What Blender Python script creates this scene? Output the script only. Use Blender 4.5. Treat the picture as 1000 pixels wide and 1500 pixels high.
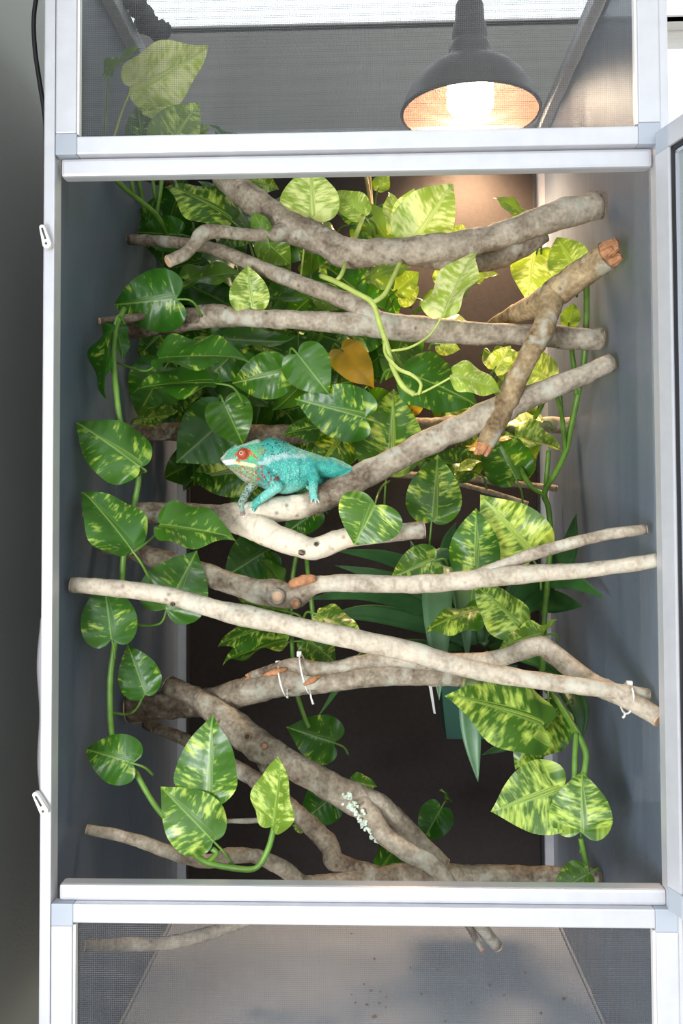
import bpy, bmesh, math, random
import numpy as np
from mathutils import Vector, Matrix, noise as mnoise

sc = bpy.context.scene
col = sc.collection
for o in list(bpy.data.objects):
    bpy.data.objects.remove(o, do_unlink=True)
random.seed(7)

# ------------------------------------------------------------------ camera
CAM = Vector((.0193, -.8752, .6268)); YAW, PITCH, ROLL = -.0334, .0332, -.005
FPX, CX, CY = 1334.46, 503.19, 710.23
_f = Vector((math.sin(YAW)*math.cos(PITCH), math.cos(YAW)*math.cos(PITCH), math.sin(PITCH)))
_r = Vector((math.cos(YAW), -math.sin(YAW), 0)); _u = _r.cross(_f)
_r, _u = math.cos(ROLL)*_r + math.sin(ROLL)*_u, -math.sin(ROLL)*_r + math.cos(ROLL)*_u
cd = bpy.data.cameras.new('camera'); cam = bpy.data.objects.new('camera', cd); col.objects.link(cam)
cd.sensor_fit = 'VERTICAL'; cd.sensor_height = 36; cd.lens = FPX*36/1500
cd.shift_x = -(CX-500)/1500; cd.shift_y = (CY-750)/1500; cd.clip_start = .01
cam.matrix_world = Matrix(((_r.x, _u.x, -_f.x, CAM.x), (_r.y, _u.y, -_f.y, CAM.y), (_r.z, _u.z, -_f.z, CAM.z), (0, 0, 0, 1)))
sc.camera = cam

# ------------------------------------------------------------------ light
sc.view_settings.view_transform = 'Standard'; sc.view_settings.look = 'None'
sc.view_settings.gamma = 1; sc.view_settings.use_curve_mapping = False
sc.view_settings.exposure = 1.0
w = bpy.data.worlds.new('sky'); sc.world = w; w.use_nodes = True
_n, _l = w.node_tree.nodes, w.node_tree.links            # bright overcast sky over duller ground
_tc = _n.new('ShaderNodeTexCoord'); _sx = _n.new('ShaderNodeSeparateXYZ'); _rp = _n.new('ShaderNodeValToRGB')
_l.new(_tc.outputs['Generated'], _sx.inputs[0]); _mr = _n.new('ShaderNodeMapRange'); _mr.inputs['From Min'].default_value = -.25; _mr.inputs['From Max'].default_value = .35
_l.new(_sx.outputs['Z'], _mr.inputs[0]); _l.new(_mr.outputs[0], _rp.inputs[0])
_rp.color_ramp.elements[0].color = (.30, .31, .30, 1); _rp.color_ramp.elements[1].color = (.84, .93, 1, 1)
_rp.color_ramp.elements[0].position = .2; _rp.color_ramp.elements[1].position = .75
_l.new(_rp.outputs[0], _n['Background'].inputs[0]); _n['Background'].inputs[1].default_value = 1.5
def area(name, loc, target, size, power, color):
    l = bpy.data.lights.new(name, 'AREA'); l.size = size; l.energy = power; l.color = color
    o = bpy.data.objects.new(name, l); col.objects.link(o); o.location = loc
    o.rotation_euler = (Vector(target)-Vector(loc)).to_track_quat('-Z', 'Y').to_euler(); return o
area('window_daylight', (-.62, -1.15, .34), (.08, .2, .5), .42, 11.5, (.95, .97, 1))

# ------------------------------------------------------------------ pixel rays -> points in the place
def ray(x, y): return _r*((x-CX)/FPX) - _u*((y-CY)/FPX) + _f
def P(x, y, Y):
    d = ray(x, y); return CAM + d*((Y-CAM.y)/d.y)
def PX(x, y, X):
    d = ray(x, y); return CAM + d*((X-CAM.x)/d.x)
def PZ(x, y, Z):
    d = ray(x, y); return CAM + d*((Z-CAM.z)/d.z)
def S(Y): return (Y-CAM.y)/FPX          # metres per photograph pixel at depth Y
WX = .2935; WEND = .2905

# ------------------------------------------------------------------ materials
M = {}
def mat(name):
    m = bpy.data.materials.new(name); m.use_nodes = True; M[name] = m
    return m, m.node_tree.nodes, m.node_tree.links, m.node_tree.nodes['Principled BSDF']
def simple(name, c, rough=.5, metal=0, noise=0, nscale=30, bump=0, bscale=200, spec=.5):
    m, n, l, b = mat(name)
    b.inputs['Roughness'].default_value = rough; b.inputs['Metallic'].default_value = metal
    b.inputs['Specular IOR Level'].default_value = spec
    b.inputs['Base Color'].default_value = (*c, 1)
    tc = n.new('ShaderNodeTexCoord')
    if noise:
        t = n.new('ShaderNodeTexNoise'); t.inputs['Scale'].default_value = nscale; t.inputs['Detail'].default_value = 4
        l.new(tc.outputs['Object'], t.inputs['Vector'])
        r = n.new('ShaderNodeValToRGB')
        r.color_ramp.elements[0].position = .3; r.color_ramp.elements[1].position = .7
        r.color_ramp.elements[0].color = (*[v*(1-noise) for v in c], 1); r.color_ramp.elements[1].color = (*[min(1, v*(1+noise)) for v in c], 1)
        l.new(t.outputs['Fac'], r.inputs[0]); l.new(r.outputs[0], b.inputs['Base Color'])
    if bump:
        t = n.new('ShaderNodeTexNoise'); t.inputs['Scale'].default_value = bscale; t.inputs['Detail'].default_value = 3
        l.new(tc.outputs['Object'], t.inputs['Vector'])
        bp = n.new('ShaderNodeBump'); bp.inputs['Strength'].default_value = bump; bp.inputs['Distance'].default_value = .002
        l.new(t.outputs['Fac'], bp.inputs['Height']); l.new(bp.outputs[0], b.inputs['Normal'])
    return m
simple('aluminium', (.53, .53, .56), .45, .3, .04, 60)
simple('bracket', (.34, .37, .42), .55, 0, .03, 40)
simple('wire', (.13, .133, .14), .5, .1)
simple('wall_paint', (.37, .375, .35), .85, 0, .03, 8, .25, 220)
simple('ceiling_paint', (.9, .9, .9), .9)
simple('floor_wood', (.45, .36, .27), .5, 0, .2, 6)
simple('stand_wood', (.3, .22, .15), .5, 0, .2, 10)
simple('tray', (.41, .45, .53), .45, 0, .04, 14, .1, 120)
simple('back_cloth', (.024, .019, .0175), .7, 0, .12, 150, .15, 700, .25)
simple('black_rubber', (.012, .012, .014), .5)
simple('plastic_white', (.75, .73, .7), .4)
simple('tie_white', (.8, .8, .78), .35)
simple('dark_steel', (.09, .085, .085), .45, .5, .1, 40)
simple('socket', (.05, .05, .052), .6)
simple('copper_reflector', (.5, .31, .22), .35, .75)
simple('pot_green', (.012, .075, .05), .35)
simple('crumb', (.16, .09, .045), .8, 0, .3, 300)
simple('claw', (.7, .72, .66), .4)
simple('torn_wood', (.42, .19, .085), .8, 0, .35, 160, .6, 400)
simple('lichen', (.56, .64, .52), .9, 0, .2, 200, .5, 500)
simple('stem', (.10, .21, .025), .42, 0, .25, 60)
simple('stem_pale', (.42, .50, .11), .42, 0, .2, 60)
simple('stem_tan', (.42, .33, .12), .5, 0, .2, 60)
simple('strap_leaf', (.028, .095, .022), .38, 0, .25, 25)
simple('strap_leaf_pale', (.075, .17, .075), .42, 0, .2, 30)
simple('bulb_cap', (.8, .8, .8), .3, .6)

def film_mat(name, c, transp):
    m, n, l, b = mat(name)
    tc = n.new('ShaderNodeTexCoord'); mp = n.new('ShaderNodeMapping'); mp.inputs['Scale'].default_value = (5, 5, 1.1)
    t = n.new('ShaderNodeTexNoise'); t.inputs['Scale'].default_value = 3; t.inputs['Detail'].default_value = 3; t.inputs['Distortion'].default_value = .6
    l.new(tc.outputs['Object'], mp.inputs[0]); l.new(mp.outputs[0], t.inputs['Vector'])
    r = n.new('ShaderNodeValToRGB'); r.color_ramp.elements[0].position = .3; r.color_ramp.elements[1].position = .72
    r.color_ramp.elements[0].color = (*[v*.92 for v in c], 1); r.color_ramp.elements[1].color = (*[v*1.08 for v in c], 1)
    l.new(t.outputs['Fac'], r.inputs[0]); l.new(r.outputs[0], b.inputs['Base Color'])
    b.inputs['Roughness'].default_value = .36
    wv = n.new('ShaderNodeTexWave'); wv.bands_direction = 'Z'; wv.inputs['Scale'].default_value = 160
    l.new(tc.outputs['Object'], wv.inputs['Vector'])
    b1 = n.new('ShaderNodeBump'); b1.inputs['Strength'].default_value = .12; b1.inputs['Distance'].default_value = .0008
    l.new(wv.outputs['Fac'], b1.inputs['Height'])
    b2 = n.new('ShaderNodeBump'); b2.inputs['Strength'].default_value = .22; b2.inputs['Distance'].default_value = .012
    l.new(t.outputs['Fac'], b2.inputs['Height']); l.new(b1.outputs[0], b2.inputs['Normal']); l.new(b2.outputs[0], b.inputs['Normal'])
    if transp:
        tr = n.new('ShaderNodeBsdfTransparent'); mx = n.new('ShaderNodeMixShader'); mx.inputs[0].default_value = transp
        l.new(b.outputs[0], mx.inputs[1]); l.new(tr.outputs[0], mx.inputs[2]); l.new(mx.outputs[0], n['Material Output'].inputs[0])
    return m
film_mat('side_film', (.122, .152, .200), .25)
film_mat('door_film', (.30, .33, .33), .25)

m, n, l, b = mat('clear_plastic')
b.inputs['Roughness'].default_value = .12; b.inputs['Base Color'].default_value = (.75, .72, .74, 1)
tr = n.new('ShaderNodeBsdfTransparent'); mx = n.new('ShaderNodeMixShader'); mx.inputs[0].default_value = .6
l.new(b.outputs[0], mx.inputs[1]); l.new(tr.outputs[0], mx.inputs[2]); l.new(mx.outputs[0], n['Material Output'].inputs[0])
m, n, l, b = mat('pane_glass')
b.inputs['Roughness'].default_value = .03; b.inputs['Base Color'].default_value = (.9, .95, .93, 1)
tr = n.new('ShaderNodeBsdfTransparent'); mx = n.new('ShaderNodeMixShader'); mx.inputs[0].default_value = .92
l.new(b.outputs[0], mx.inputs[1]); l.new(tr.outputs[0], mx.inputs[2]); l.new(mx.outputs[0], n['Material Output'].inputs[0])
m, n, l, b = mat('bulb_glow')
b.inputs['Emission Color'].default_value = (1, .83, .62, 1); b.inputs['Emission Strength'].default_value = 26

# bark: tone attribute 0 dark brown .. .5 grey .. 1 cream
def bark(name, tint=(1, 1, 1)):
    m, n, l, b = mat(name)
    tc = n.new('ShaderNodeTexCoord'); at = n.new('ShaderNodeAttribute'); at.attribute_name = 'tone'
    def nz(s, d, dist=0):
        t = n.new('ShaderNodeTexNoise'); t.inputs['Scale'].default_value = s; t.inputs['Detail'].default_value = d; t.inputs['Distortion'].default_value = dist
        l.new(tc.outputs['Object'], t.inputs['Vector']); return t
    n1, n2, n3 = nz(48, 6, .5), nz(230, 4), nz(34, 4, .3)
    ad = n.new('ShaderNodeMath'); ad.operation = 'MULTIPLY_ADD'; ad.inputs[1].default_value = .8; ad.inputs[2].default_value = -.4
    l.new(n1.outputs['Fac'], ad.inputs[0])
    a2 = n.new('ShaderNodeMath'); a2.operation = 'MULTIPLY_ADD'; a2.inputs[1].default_value = .5
    l.new(n2.outputs['Fac'], a2.inputs[0]); l.new(ad.outputs[0], a2.inputs[2])
    a3 = n.new('ShaderNodeMath'); a3.operation = 'ADD'; l.new(a2.outputs[0], a3.inputs[0]); l.new(at.outputs['Fac'], a3.inputs[1])
    a4 = n.new('ShaderNodeMath'); a4.operation = 'SUBTRACT'; a4.inputs[1].default_value = .25; l.new(a3.outputs[0], a4.inputs[0])
    r = n.new('ShaderNodeValToRGB'); e = r.color_ramp.elements
    e[0].position = 0; e[0].color = (.045, .03, .02, 1); e[1].position = 1; e[1].color = (.68, .58, .45, 1)
    for p_, c_ in ((.22, (.12, .085, .058)), (.45, (.27, .220, .160)), (.7, (.47, .402, .312))):
        q = e.new(p_); q.color = (*[c_[i]*tint[i] for i in range(3)], 1)
    l.new(a4.outputs[0], r.inputs[0])
    # pale grey-green lichen crust with its own shape
    r3 = n.new('ShaderNodeValToRGB'); r3.color_ramp.elements[0].position = .56; r3.color_ramp.elements[1].position = .66
    l.new(n3.outputs['Fac'], r3.inputs[0])
    mu = n.new('ShaderNodeMath'); mu.operation = 'MULTIPLY'; mu.inputs[1].default_value = .6; l.new(r3.outputs[0], mu.inputs[0])
    mi = n.new('ShaderNodeMixRGB'); mi.inputs[2].default_value = (.50, .49, .40, 1)
    l.new(mu.outputs[0], mi.inputs[0]); l.new(r.outputs[0], mi.inputs[1])
    # small dark lenticels
    v = n.new('ShaderNodeTexVoronoi'); v.inputs['Scale'].default_value = 46; v.inputs['Randomness'].default_value = 1; l.new(tc.outputs['Object'], v.inputs['Vector'])
    r4 = n.new('ShaderNodeValToRGB'); r4.color_ramp.elements[0].position = .03; r4.color_ramp.elements[1].position = .15
    r4.color_ramp.elements[0].color = (.45, .4, .36, 1); r4.color_ramp.elements[1].color = (1, 1, 1, 1); l.new(v.outputs['Distance'], r4.inputs[0])
    m2 = n.new('ShaderNodeMixRGB'); m2.blend_type = 'MULTIPLY'; m2.inputs[0].default_value = 1
    l.new(mi.outputs[0], m2.inputs[1]); l.new(r4.outputs[0], m2.inputs[2])
    # growth rings and cracks running round the limb
    aa = n.new('ShaderNodeAttribute'); aa.attribute_name = 'along'; sv = n.new('ShaderNodeVectorMath'); sv.operation = 'SCALE'; sv.inputs['Scale'].default_value = 75; l.new(tc.outputs['Object'], sv.inputs[0])
    am = n.new('ShaderNodeMath'); am.operation = 'MULTIPLY'; am.inputs[1].default_value = 150; l.new(aa.outputs['Fac'], am.inputs[0])
    rn = n.new('ShaderNodeTexNoise'); rn.noise_dimensions = '4D'; rn.inputs['Scale'].default_value = 1; rn.inputs['Detail'].default_value = 2; l.new(sv.outputs[0], rn.inputs['Vector']); l.new(am.outputs[0], rn.inputs['W'])
    r5 = n.new('ShaderNodeValToRGB'); r5.color_ramp.elements[0].position = .22; r5.color_ramp.elements[1].position = .42; r5.color_ramp.elements[0].color = (.66, .62, .59, 1); l.new(rn.outputs['Fac'], r5.inputs[0])
    m3 = n.new('ShaderNodeMixRGB'); m3.blend_type = 'MULTIPLY'; m3.inputs[0].default_value = 1
    l.new(m2.outputs[0], m3.inputs[1]); l.new(r5.outputs[0], m3.inputs[2]); l.new(m3.outputs[0], b.inputs['Base Color'])
    b.inputs['Roughness'].default_value = .78; b.inputs['Specular IOR Level'].default_value = .25
    bp = n.new('ShaderNodeBump'); bp.inputs['Strength'].default_value = .55; bp.inputs['Distance'].default_value = .0025
    l.new(a2.outputs[0], bp.inputs['Height']); l.new(bp.outputs[0], b.inputs['Normal'])
bark('bark'); bark('bark_ochre', (1.12, .98, .72))
m, n, l, b = mat('cut_wood')
tc = n.new('ShaderNodeTexCoord'); gr = n.new('ShaderNodeTexNoise'); gr.inputs['Scale'].default_value = 120; gr.inputs['Detail'].default_value = 4
l.new(tc.outputs['Object'], gr.inputs['Vector'])
r = n.new('ShaderNodeValToRGB'); r.color_ramp.elements[0].color = (.40, .21, .11, 1); r.color_ramp.elements[1].color = (.72, .5, .34, 1)
l.new(gr.outputs['Fac'], r.inputs[0]); l.new(r.outputs[0], b.inputs['Base Color']); b.inputs['Roughness'].default_value = .8

# leaf: object colour carries variegation, yellowness with lamp and back light painted in, browning
def leaf_mat():
    m, n, l, b = mat('leaf')
    oi = n.new('ShaderNodeObjectInfo'); sp = n.new('ShaderNodeSeparateColor'); l.new(oi.outputs['Color'], sp.inputs[0])
    uv = n.new('ShaderNodeUVMap'); uv.uv_map = 'vein'; uo = n.new('ShaderNodeUVMap'); uo.uv_map = 'UVMap'
    of = n.new('ShaderNodeMath'); of.operation = 'MULTIPLY'; of.inputs[1].default_value = 37; l.new(oi.outputs['Random'], of.inputs[0])
    def nz(scale, det, W):
        mp = n.new('ShaderNodeMapping'); mp.inputs['Scale'].default_value = scale
        l.new(uv.outputs[0], mp.inputs[0])
        t = n.new('ShaderNodeTexNoise'); t.noise_dimensions = '4D'; t.inputs['Scale'].default_value = 1; t.inputs['Detail'].default_value = det
        l.new(mp.outputs[0], t.inputs['Vector']); l.new(of.outputs[0], t.inputs['W']); return t
    f1, f2 = nz((20, 3.0, 1), 4, 0), nz((4.0, 1.6, 1), 1.5, 0)
    s1 = n.new('ShaderNodeMath'); s1.operation = 'MULTIPLY_ADD'; s1.inputs[1].default_value = .55; l.new(f1.outputs['Fac'], s1.inputs[0])
    s2 = n.new('ShaderNodeMath'); s2.operation = 'MULTIPLY'; s2.inputs[1].default_value = .45; l.new(f2.outputs['Fac'], s2.inputs[0]); l.new(s2.outputs[0], s1.inputs[2])
    th = n.new('ShaderNodeMath'); th.operation = 'MULTIPLY_ADD'; th.inputs[1].default_value = .19; l.new(sp.outputs[0], th.inputs[0]); l.new(s1.outputs[0], th.inputs[2])
    rr = n.new('ShaderNodeValToRGB'); rr.color_ramp.elements[0].position = .60; rr.color_ramp.elements[1].position = .73
    l.new(th.outputs[0], rr.inputs[0])
    # body green varies a little, then yellower by own tint and painted-in lamplight
    g = n.new('ShaderNodeMixRGB'); g.inputs[1].default_value = (.012, .064, .005, 1); g.inputs[2].default_value = (.045, .172, .010, 1); l.new(f2.outputs['Fac'], g.inputs[0])
    g2 = n.new('ShaderNodeMixRGB'); g2.inputs[2].default_value = (.42, .56, .07, 1); l.new(sp.outputs[1], g2.inputs[0]); l.new(g.outputs[0], g2.inputs[1])
    vc = n.new('ShaderNodeMixRGB'); vc.inputs[1].default_value = (.50, .66, .09, 1); vc.inputs[2].default_value = (.80, .82, .40, 1); l.new(sp.outputs[1], vc.inputs[0])
    mx = n.new('ShaderNodeMixRGB'); l.new(rr.outputs[0], mx.inputs[0]); l.new(g2.outputs[0], mx.inputs[1]); l.new(vc.outputs[0], mx.inputs[2])
    # midrib
    sx = n.new('ShaderNodeSeparateXYZ'); l.new(uo.outputs[0], sx.inputs[0])
    ab = n.new('ShaderNodeMath'); ab.operation = 'ABSOLUTE'; l.new(sx.outputs['Y'], ab.inputs[0])
    rm = n.new('ShaderNodeMapRange'); rm.inputs['From Min'].default_value = .006; rm.inputs['From Max'].default_value = .02; rm.inputs['To Min'].default_value = .5; rm.inputs['To Max'].default_value = 0
    l.new(ab.outputs[0], rm.inputs[0])
    mr = n.new('ShaderNodeMixRGB'); mr.inputs[2].default_value = (.30, .46, .10, 1); l.new(rm.outputs[0], mr.inputs[0]); l.new(mx.outputs[0], mr.inputs[1])
    br = n.new('ShaderNodeMixRGB'); br.inputs[2].default_value = (.45, .27, .02, 1); l.new(sp.outputs[2], br.inputs[0]); l.new(mr.outputs[0], br.inputs[1])
    l.new(br.outputs[0], b.inputs['Base Color'])
    b.inputs['Roughness'].default_value = .33; b.inputs['Specular IOR Level'].default_value = .45
    # puckering between the lateral veins
    wv = n.new('ShaderNodeTexWave'); wv.inputs['Scale'].default_value = 2.2; wv.inputs['Distortion'].default_value = 1.5; wv.inputs['Detail'].default_value = 1; wv.inputs['Detail Scale'].default_value = 2
    l.new(uv.outputs[0], wv.inputs['Vector'])
    bp = n.new('ShaderNodeBump'); bp.inputs['Strength'].default_value = .10; bp.inputs['Distance'].default_value = .004
    l.new(wv.outputs['Fac'], bp.inputs['Height']); l.new(bp.outputs[0], b.inputs['Normal'])
    hs = n.new('ShaderNodeHueSaturation'); hs.inputs['Value'].default_value = 1.5; hs.inputs['Saturation'].default_value = 1.1; l.new(br.outputs[0], hs.inputs['Color'])
    ts = n.new('ShaderNodeBsdfTranslucent'); l.new(hs.outputs[0], ts.inputs[0])
    ms = n.new('ShaderNodeMixShader'); ms.inputs[0].default_value = .27
    l.new(b.outputs[0], ms.inputs[1]); l.new(ts.outputs[0], ms.inputs[2]); l.new(ms.outputs[0], n['Material Output'].inputs[0])
leaf_mat()

m, n, l, b = mat('chameleon_skin')
at = n.new('ShaderNodeAttribute'); at.attribute_name = 'skin'; tc = n.new('ShaderNodeTexCoord')
v = n.new('ShaderNodeTexVoronoi'); v.inputs['Scale'].default_value = 620; l.new(tc.outputs['Object'], v.inputs['Vector'])
r = n.new('ShaderNodeValToRGB'); r.color_ramp.elements[0].color = (1.15, 1.15, 1.12, 1); r.color_ramp.elements[1].color = (.74, .78, .80, 1); r.color_ramp.elements[1].position = .75
l.new(v.outputs['Distance'], r.inputs[0])
mm = n.new('ShaderNodeMixRGB'); mm.blend_type = 'MULTIPLY'; mm.inputs[0].default_value = 1
l.new(at.outputs['Color'], mm.inputs[1]); l.new(r.outputs[0], mm.inputs[2]); l.new(mm.outputs[0], b.inputs['Base Color'])
bp = n.new('ShaderNodeBump'); bp.invert = True; bp.inputs['Strength'].default_value = .6; bp.inputs['Distance'].default_value = .0012
l.new(v.outputs['Distance'], bp.inputs['Height']); l.new(bp.outputs[0], b.inputs['Normal']); b.inputs['Roughness'].default_value = .6
simple('eye_gold', (.75, .6, .4), .25); simple('eye_black', (.01, .01, .01), .15)

# ------------------------------------------------------------------ helpers
def link(name, me, material, parent=None):
    o = bpy.data.objects.new(name, me); col.objects.link(o)
    if material: me.materials.append(M[material]) if not me.materials else None
    if parent:
        o.parent = parent; o.matrix_parent_inverse = Matrix.Translation(-parent.location)
    return o
def mesh(name, verts, faces, smooth=True):
    me = bpy.data.meshes.new(name); me.from_pydata([tuple(v) for v in verts], [], faces); me.validate()
    if smooth: me.polygons.foreach_set('use_smooth', [True]*len(me.polygons))
    me.update(); return me
def tag(o, label, cat, group=None):
    o['label'] = label; o['category'] = cat
    if group: o['group'] = group
    return o
def thing(name, loc, label, cat, group=None):
    o = bpy.data.objects.new(name, None); col.objects.link(o); o.location = loc; o.empty_display_size = .05
    return tag(o, label, cat, group)
def struct(o): o['kind'] = 'structure'; return o
def boxv(a, b_):
    x0, y0, z0 = a; x1, y1, z1 = b_
    v = [(x0, y0, z0), (x1, y0, z0), (x1, y1, z0), (x0, y1, z0), (x0, y0, z1), (x1, y0, z1), (x1, y1, z1), (x0, y1, z1)]
    f = [(0, 3, 2, 1), (4, 5, 6, 7), (0, 1, 5, 4), (1, 2, 6, 5), (2, 3, 7, 6), (3, 0, 4, 7)]
    return v, f
def box(name, a, b_, material, parent=None, bev=0):
    bm = bmesh.new(); v, f = boxv(a, b_); vs = [bm.verts.new(q) for q in v]
    for q in f: bm.faces.new([vs[i] for i in q])
    if bev: bmesh.ops.bevel(bm, geom=bm.edges[:], offset=bev, segments=2, affect='EDGES', profile=.6)
    me = bpy.data.meshes.new(name); bm.to_mesh(me); bm.free(); return link(name, me, material, parent)
def crom(pts, k):
    """Catmull-Rom through rows of any width, k samples per span"""
    p = np.array(pts, float); q = np.vstack([2*p[0]-p[1], p, 2*p[-1]-p[-2]]); out = []
    for i in range(len(p)-1):
        a, b_, c, d = q[i:i+4]
        for j in range(k):
            t = j/k; out.append(.5*((2*b_)+(-a+c)*t+(2*a-5*b_+4*c-d)*t*t+(-a+3*b_-3*c+d)*t**3))
    out.append(p[-1]); return np.array(out)
def frames(c):
    T = np.gradient(c, axis=0); T /= np.linalg.norm(T, axis=1)[:, None]+1e-12
    nrm = np.cross(T[0], (0, 0, 1)); 
    if np.linalg.norm(nrm) < .1: nrm = np.cross(T[0], (0, 1, 0))
    nrm /= np.linalg.norm(nrm); N = []
    for t in T:
        nrm = nrm - t*np.dot(nrm, t); nrm /= np.linalg.norm(nrm); N.append(nrm)
    N = np.array(N); return T, N, np.cross(T, N)
def tube(c, r, seg=10, lump=0, seed=0, cap=True, flat=None):
    c = np.array(c, float); r = np.broadcast_to(np.array(r, float), (len(c),)); T, N, B = frames(c); v = []; f = []
    for i in range(len(c)):
        for j in range(seg):
            a = 2*math.pi*j/seg; d = N[i]*math.cos(a)+B[i]*math.sin(a)
            rr = r[i]
            if lump:
                q = Vector(c[i]+d*r[i])
                rr *= 1 + lump*(mnoise.noise(q*55+Vector((seed, 0, 0)))*1.0 + .55*mnoise.noise(q*150+Vector((0, seed, 0))))
            v.append(c[i]+d*rr)
    for i in range(len(c)-1):
        for j in range(seg):
            k = (j+1) % seg; f.append((i*seg+j, i*seg+k, (i+1)*seg+k, (i+1)*seg+j))
    if cap:
        f.append(tuple(range(seg-1, -1, -1))); f.append(tuple((len(c)-1)*seg+j for j in range(seg)))
    return v, f
def lathe(prof, seg=48):
    v = []; f = []
    for (r, z) in prof:
        for j in range(seg):
            a = 2*math.pi*j/seg; v.append((r*math.cos(a), r*math.sin(a), z))
    for i in range(len(prof)-1):
        for j in range(seg):
            k = (j+1) % seg; f.append((i*seg+j, i*seg+k, (i+1)*seg+k, (i+1)*seg+j))
    return v, f

# ------------------------------------------------------------------ the room
LW, BW, CZ, FZ = -.46, .80, 2.05, -.85
SILL = 1.545      # underside of the bright high window
struct(box('wall_left', (LW-.1, -.45, FZ), (LW, BW+.1, CZ), 'wall_paint'))
struct(box('ceiling', (LW-.1, -2.6, CZ), (2.4, BW+.1, CZ+.1), 'ceiling_paint'))
struct(box('floor', (LW-.1, -2.6, FZ-.1), (2.4, BW+.1, FZ), 'floor_wood'))
wb = bmesh.new()
WX0, WX1, WZ0, WZ1 = .50, 1.5, .15, 1.536
for a, b_ in (((LW, BW, FZ), (WX0, BW+.1, SILL)), ((WX1, BW, FZ), (2.4, BW+.1, SILL)), ((WX0, BW, FZ), (WX1, BW+.1, WZ0)), ((WX0, BW, WZ1), (WX1, BW+.1, SILL)), ((LW, BW, 1.98), (2.4, BW+.1, CZ))):
    v, f = boxv(a, b_); vs = [wb.verts.new(q) for q in v]
    for q in f: wb.faces.new([vs[i] for i in q])
me = bpy.data.meshes.new('wall_back'); wb.to_mesh(me); wb.free(); struct(link('wall_back', me, 'wall_paint'))
win = struct(box('window_1', (WX0, BW+.045, WZ0), (WX1, BW+.055, WZ1), 'pane_glass'))
for nm, a, b_ in (('window_frame', (WX0, BW+.02, WZ0), (WX0+.035, BW+.07, WZ1)), ('window_frame', (WX1-.035, BW+.02, WZ0), (WX1, BW+.07, WZ1)),
                  ('window_frame', (WX0, BW+.03, WZ1-.008), (WX1, BW+.07, WZ1)), ('window_sill', (WX0-.03, BW-.04, WZ0-.03), (WX1+.03, BW+.07, WZ0+.01))):
    box(nm, a, b_, 'plastic_white', win, .003)

win2 = struct(box('window_2', (LW, BW+.045, SILL), (2.4, BW+.055, 1.98), 'pane_glass'))
box('window_sill', (LW, BW-.0, SILL-.01), (2.4, BW+.1, SILL+.004), 'plastic_white', win2)
box('window_frame', (LW, BW+.03, 1.95), (2.4, BW+.07, 1.98), 'plastic_white', win2)
st = thing('cage_stand', (0, .3, FZ), 'low brown wooden stand carrying the screen cage', 'stand')
box('stand_top', (-.34, -.03, -.045), (.34, .66, -.016), 'stand_wood', st, .003)
for sx in (-.33, .27):
    for sy in (-.02, .59): box('leg', (sx, sy, FZ), (sx+.06, sy+.06, -.045), 'stand_wood', st, .003)

# ------------------------------------------------------------------ the cage
H = 1.2455; DP = .61
cage = thing('screen_cage', (0, 0, -.016), 'tall aluminium framed screen cage lined with dark plastic film', 'cage')
for sx in (-1, 1):
    box('corner_post', (-.3015 if sx < 0 else .2905, -.006, -.016), (-.2905 if sx < 0 else .3035, .014, H+.014), 'aluminium', cage, .0015)
    box('corner_post', (min(sx*.305, sx*.283), DP-.022, -.016), (max(sx*.305, sx*.283), DP, H+.014), 'aluminium', cage, .0015)
    box('top_rail', (min(sx*.305, sx*.285), .014, H-.008), (max(sx*.305, sx*.285), DP-.02, H+.014), 'aluminium', cage, .0015)
    box('bottom_rail', (min(sx*.305, sx*.296), .014, -.016), (max(sx*.305, sx*.296), DP-.02, .004), 'aluminium', cage, .0015)
for z0, y0 in ((H-.008, -.006), (H-.008, DP-.02), (-.016, -.006), (-.016, DP-.02)):
    box('cross_rail', (-.2905, y0, z0), (.2905, y0+.018, z0+.02), 'aluminium', cage, .0015)
# bright lips around the door opening
bm_up = box('door_lip', (-.2862, .0, .9605), (.2885, .016, .9785), 'aluminium', cage, .003)
box('door_lip', (-.2845, .0, .2595), (.2905, .018, .2745), 'aluminium', cage, .003)

def wire_screen(name, a0, a1, b0, b1, plane, off, pitch=.00185, wr=.000095, parent=None):
    V = []; F = []
    def bar(p0, p1):
        i = len(V); v, f = boxv(p0, p1); V.extend(v); F.extend([tuple(k+i for k in q) for q in f])
    na, nb = int((a1-a0)/pitch), int((b1-b0)/pitch)
    for i in range(na+1):
        a = a0+(a1-a0)*i/na
        if plane == 'XZ': bar((a-wr, off-wr, b0), (a+wr, off+wr, b1))
        else: bar((a-wr, b0, off-wr), (a+wr, b1, off+wr))
    for i in range(nb+1):
        q = b0+(b1-b0)*i/nb; d = wr*1.6
        if plane == 'XZ': bar((a0, off+d-wr, q-wr), (a1, off+d+wr, q+wr))
        else: bar((a0, q-wr, off+d-wr), (a1, q+wr, off+d+wr))
    o = link(name, mesh(name, V, F, False), 'wire', parent); o['kind'] = 'stuff'; return o

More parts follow.
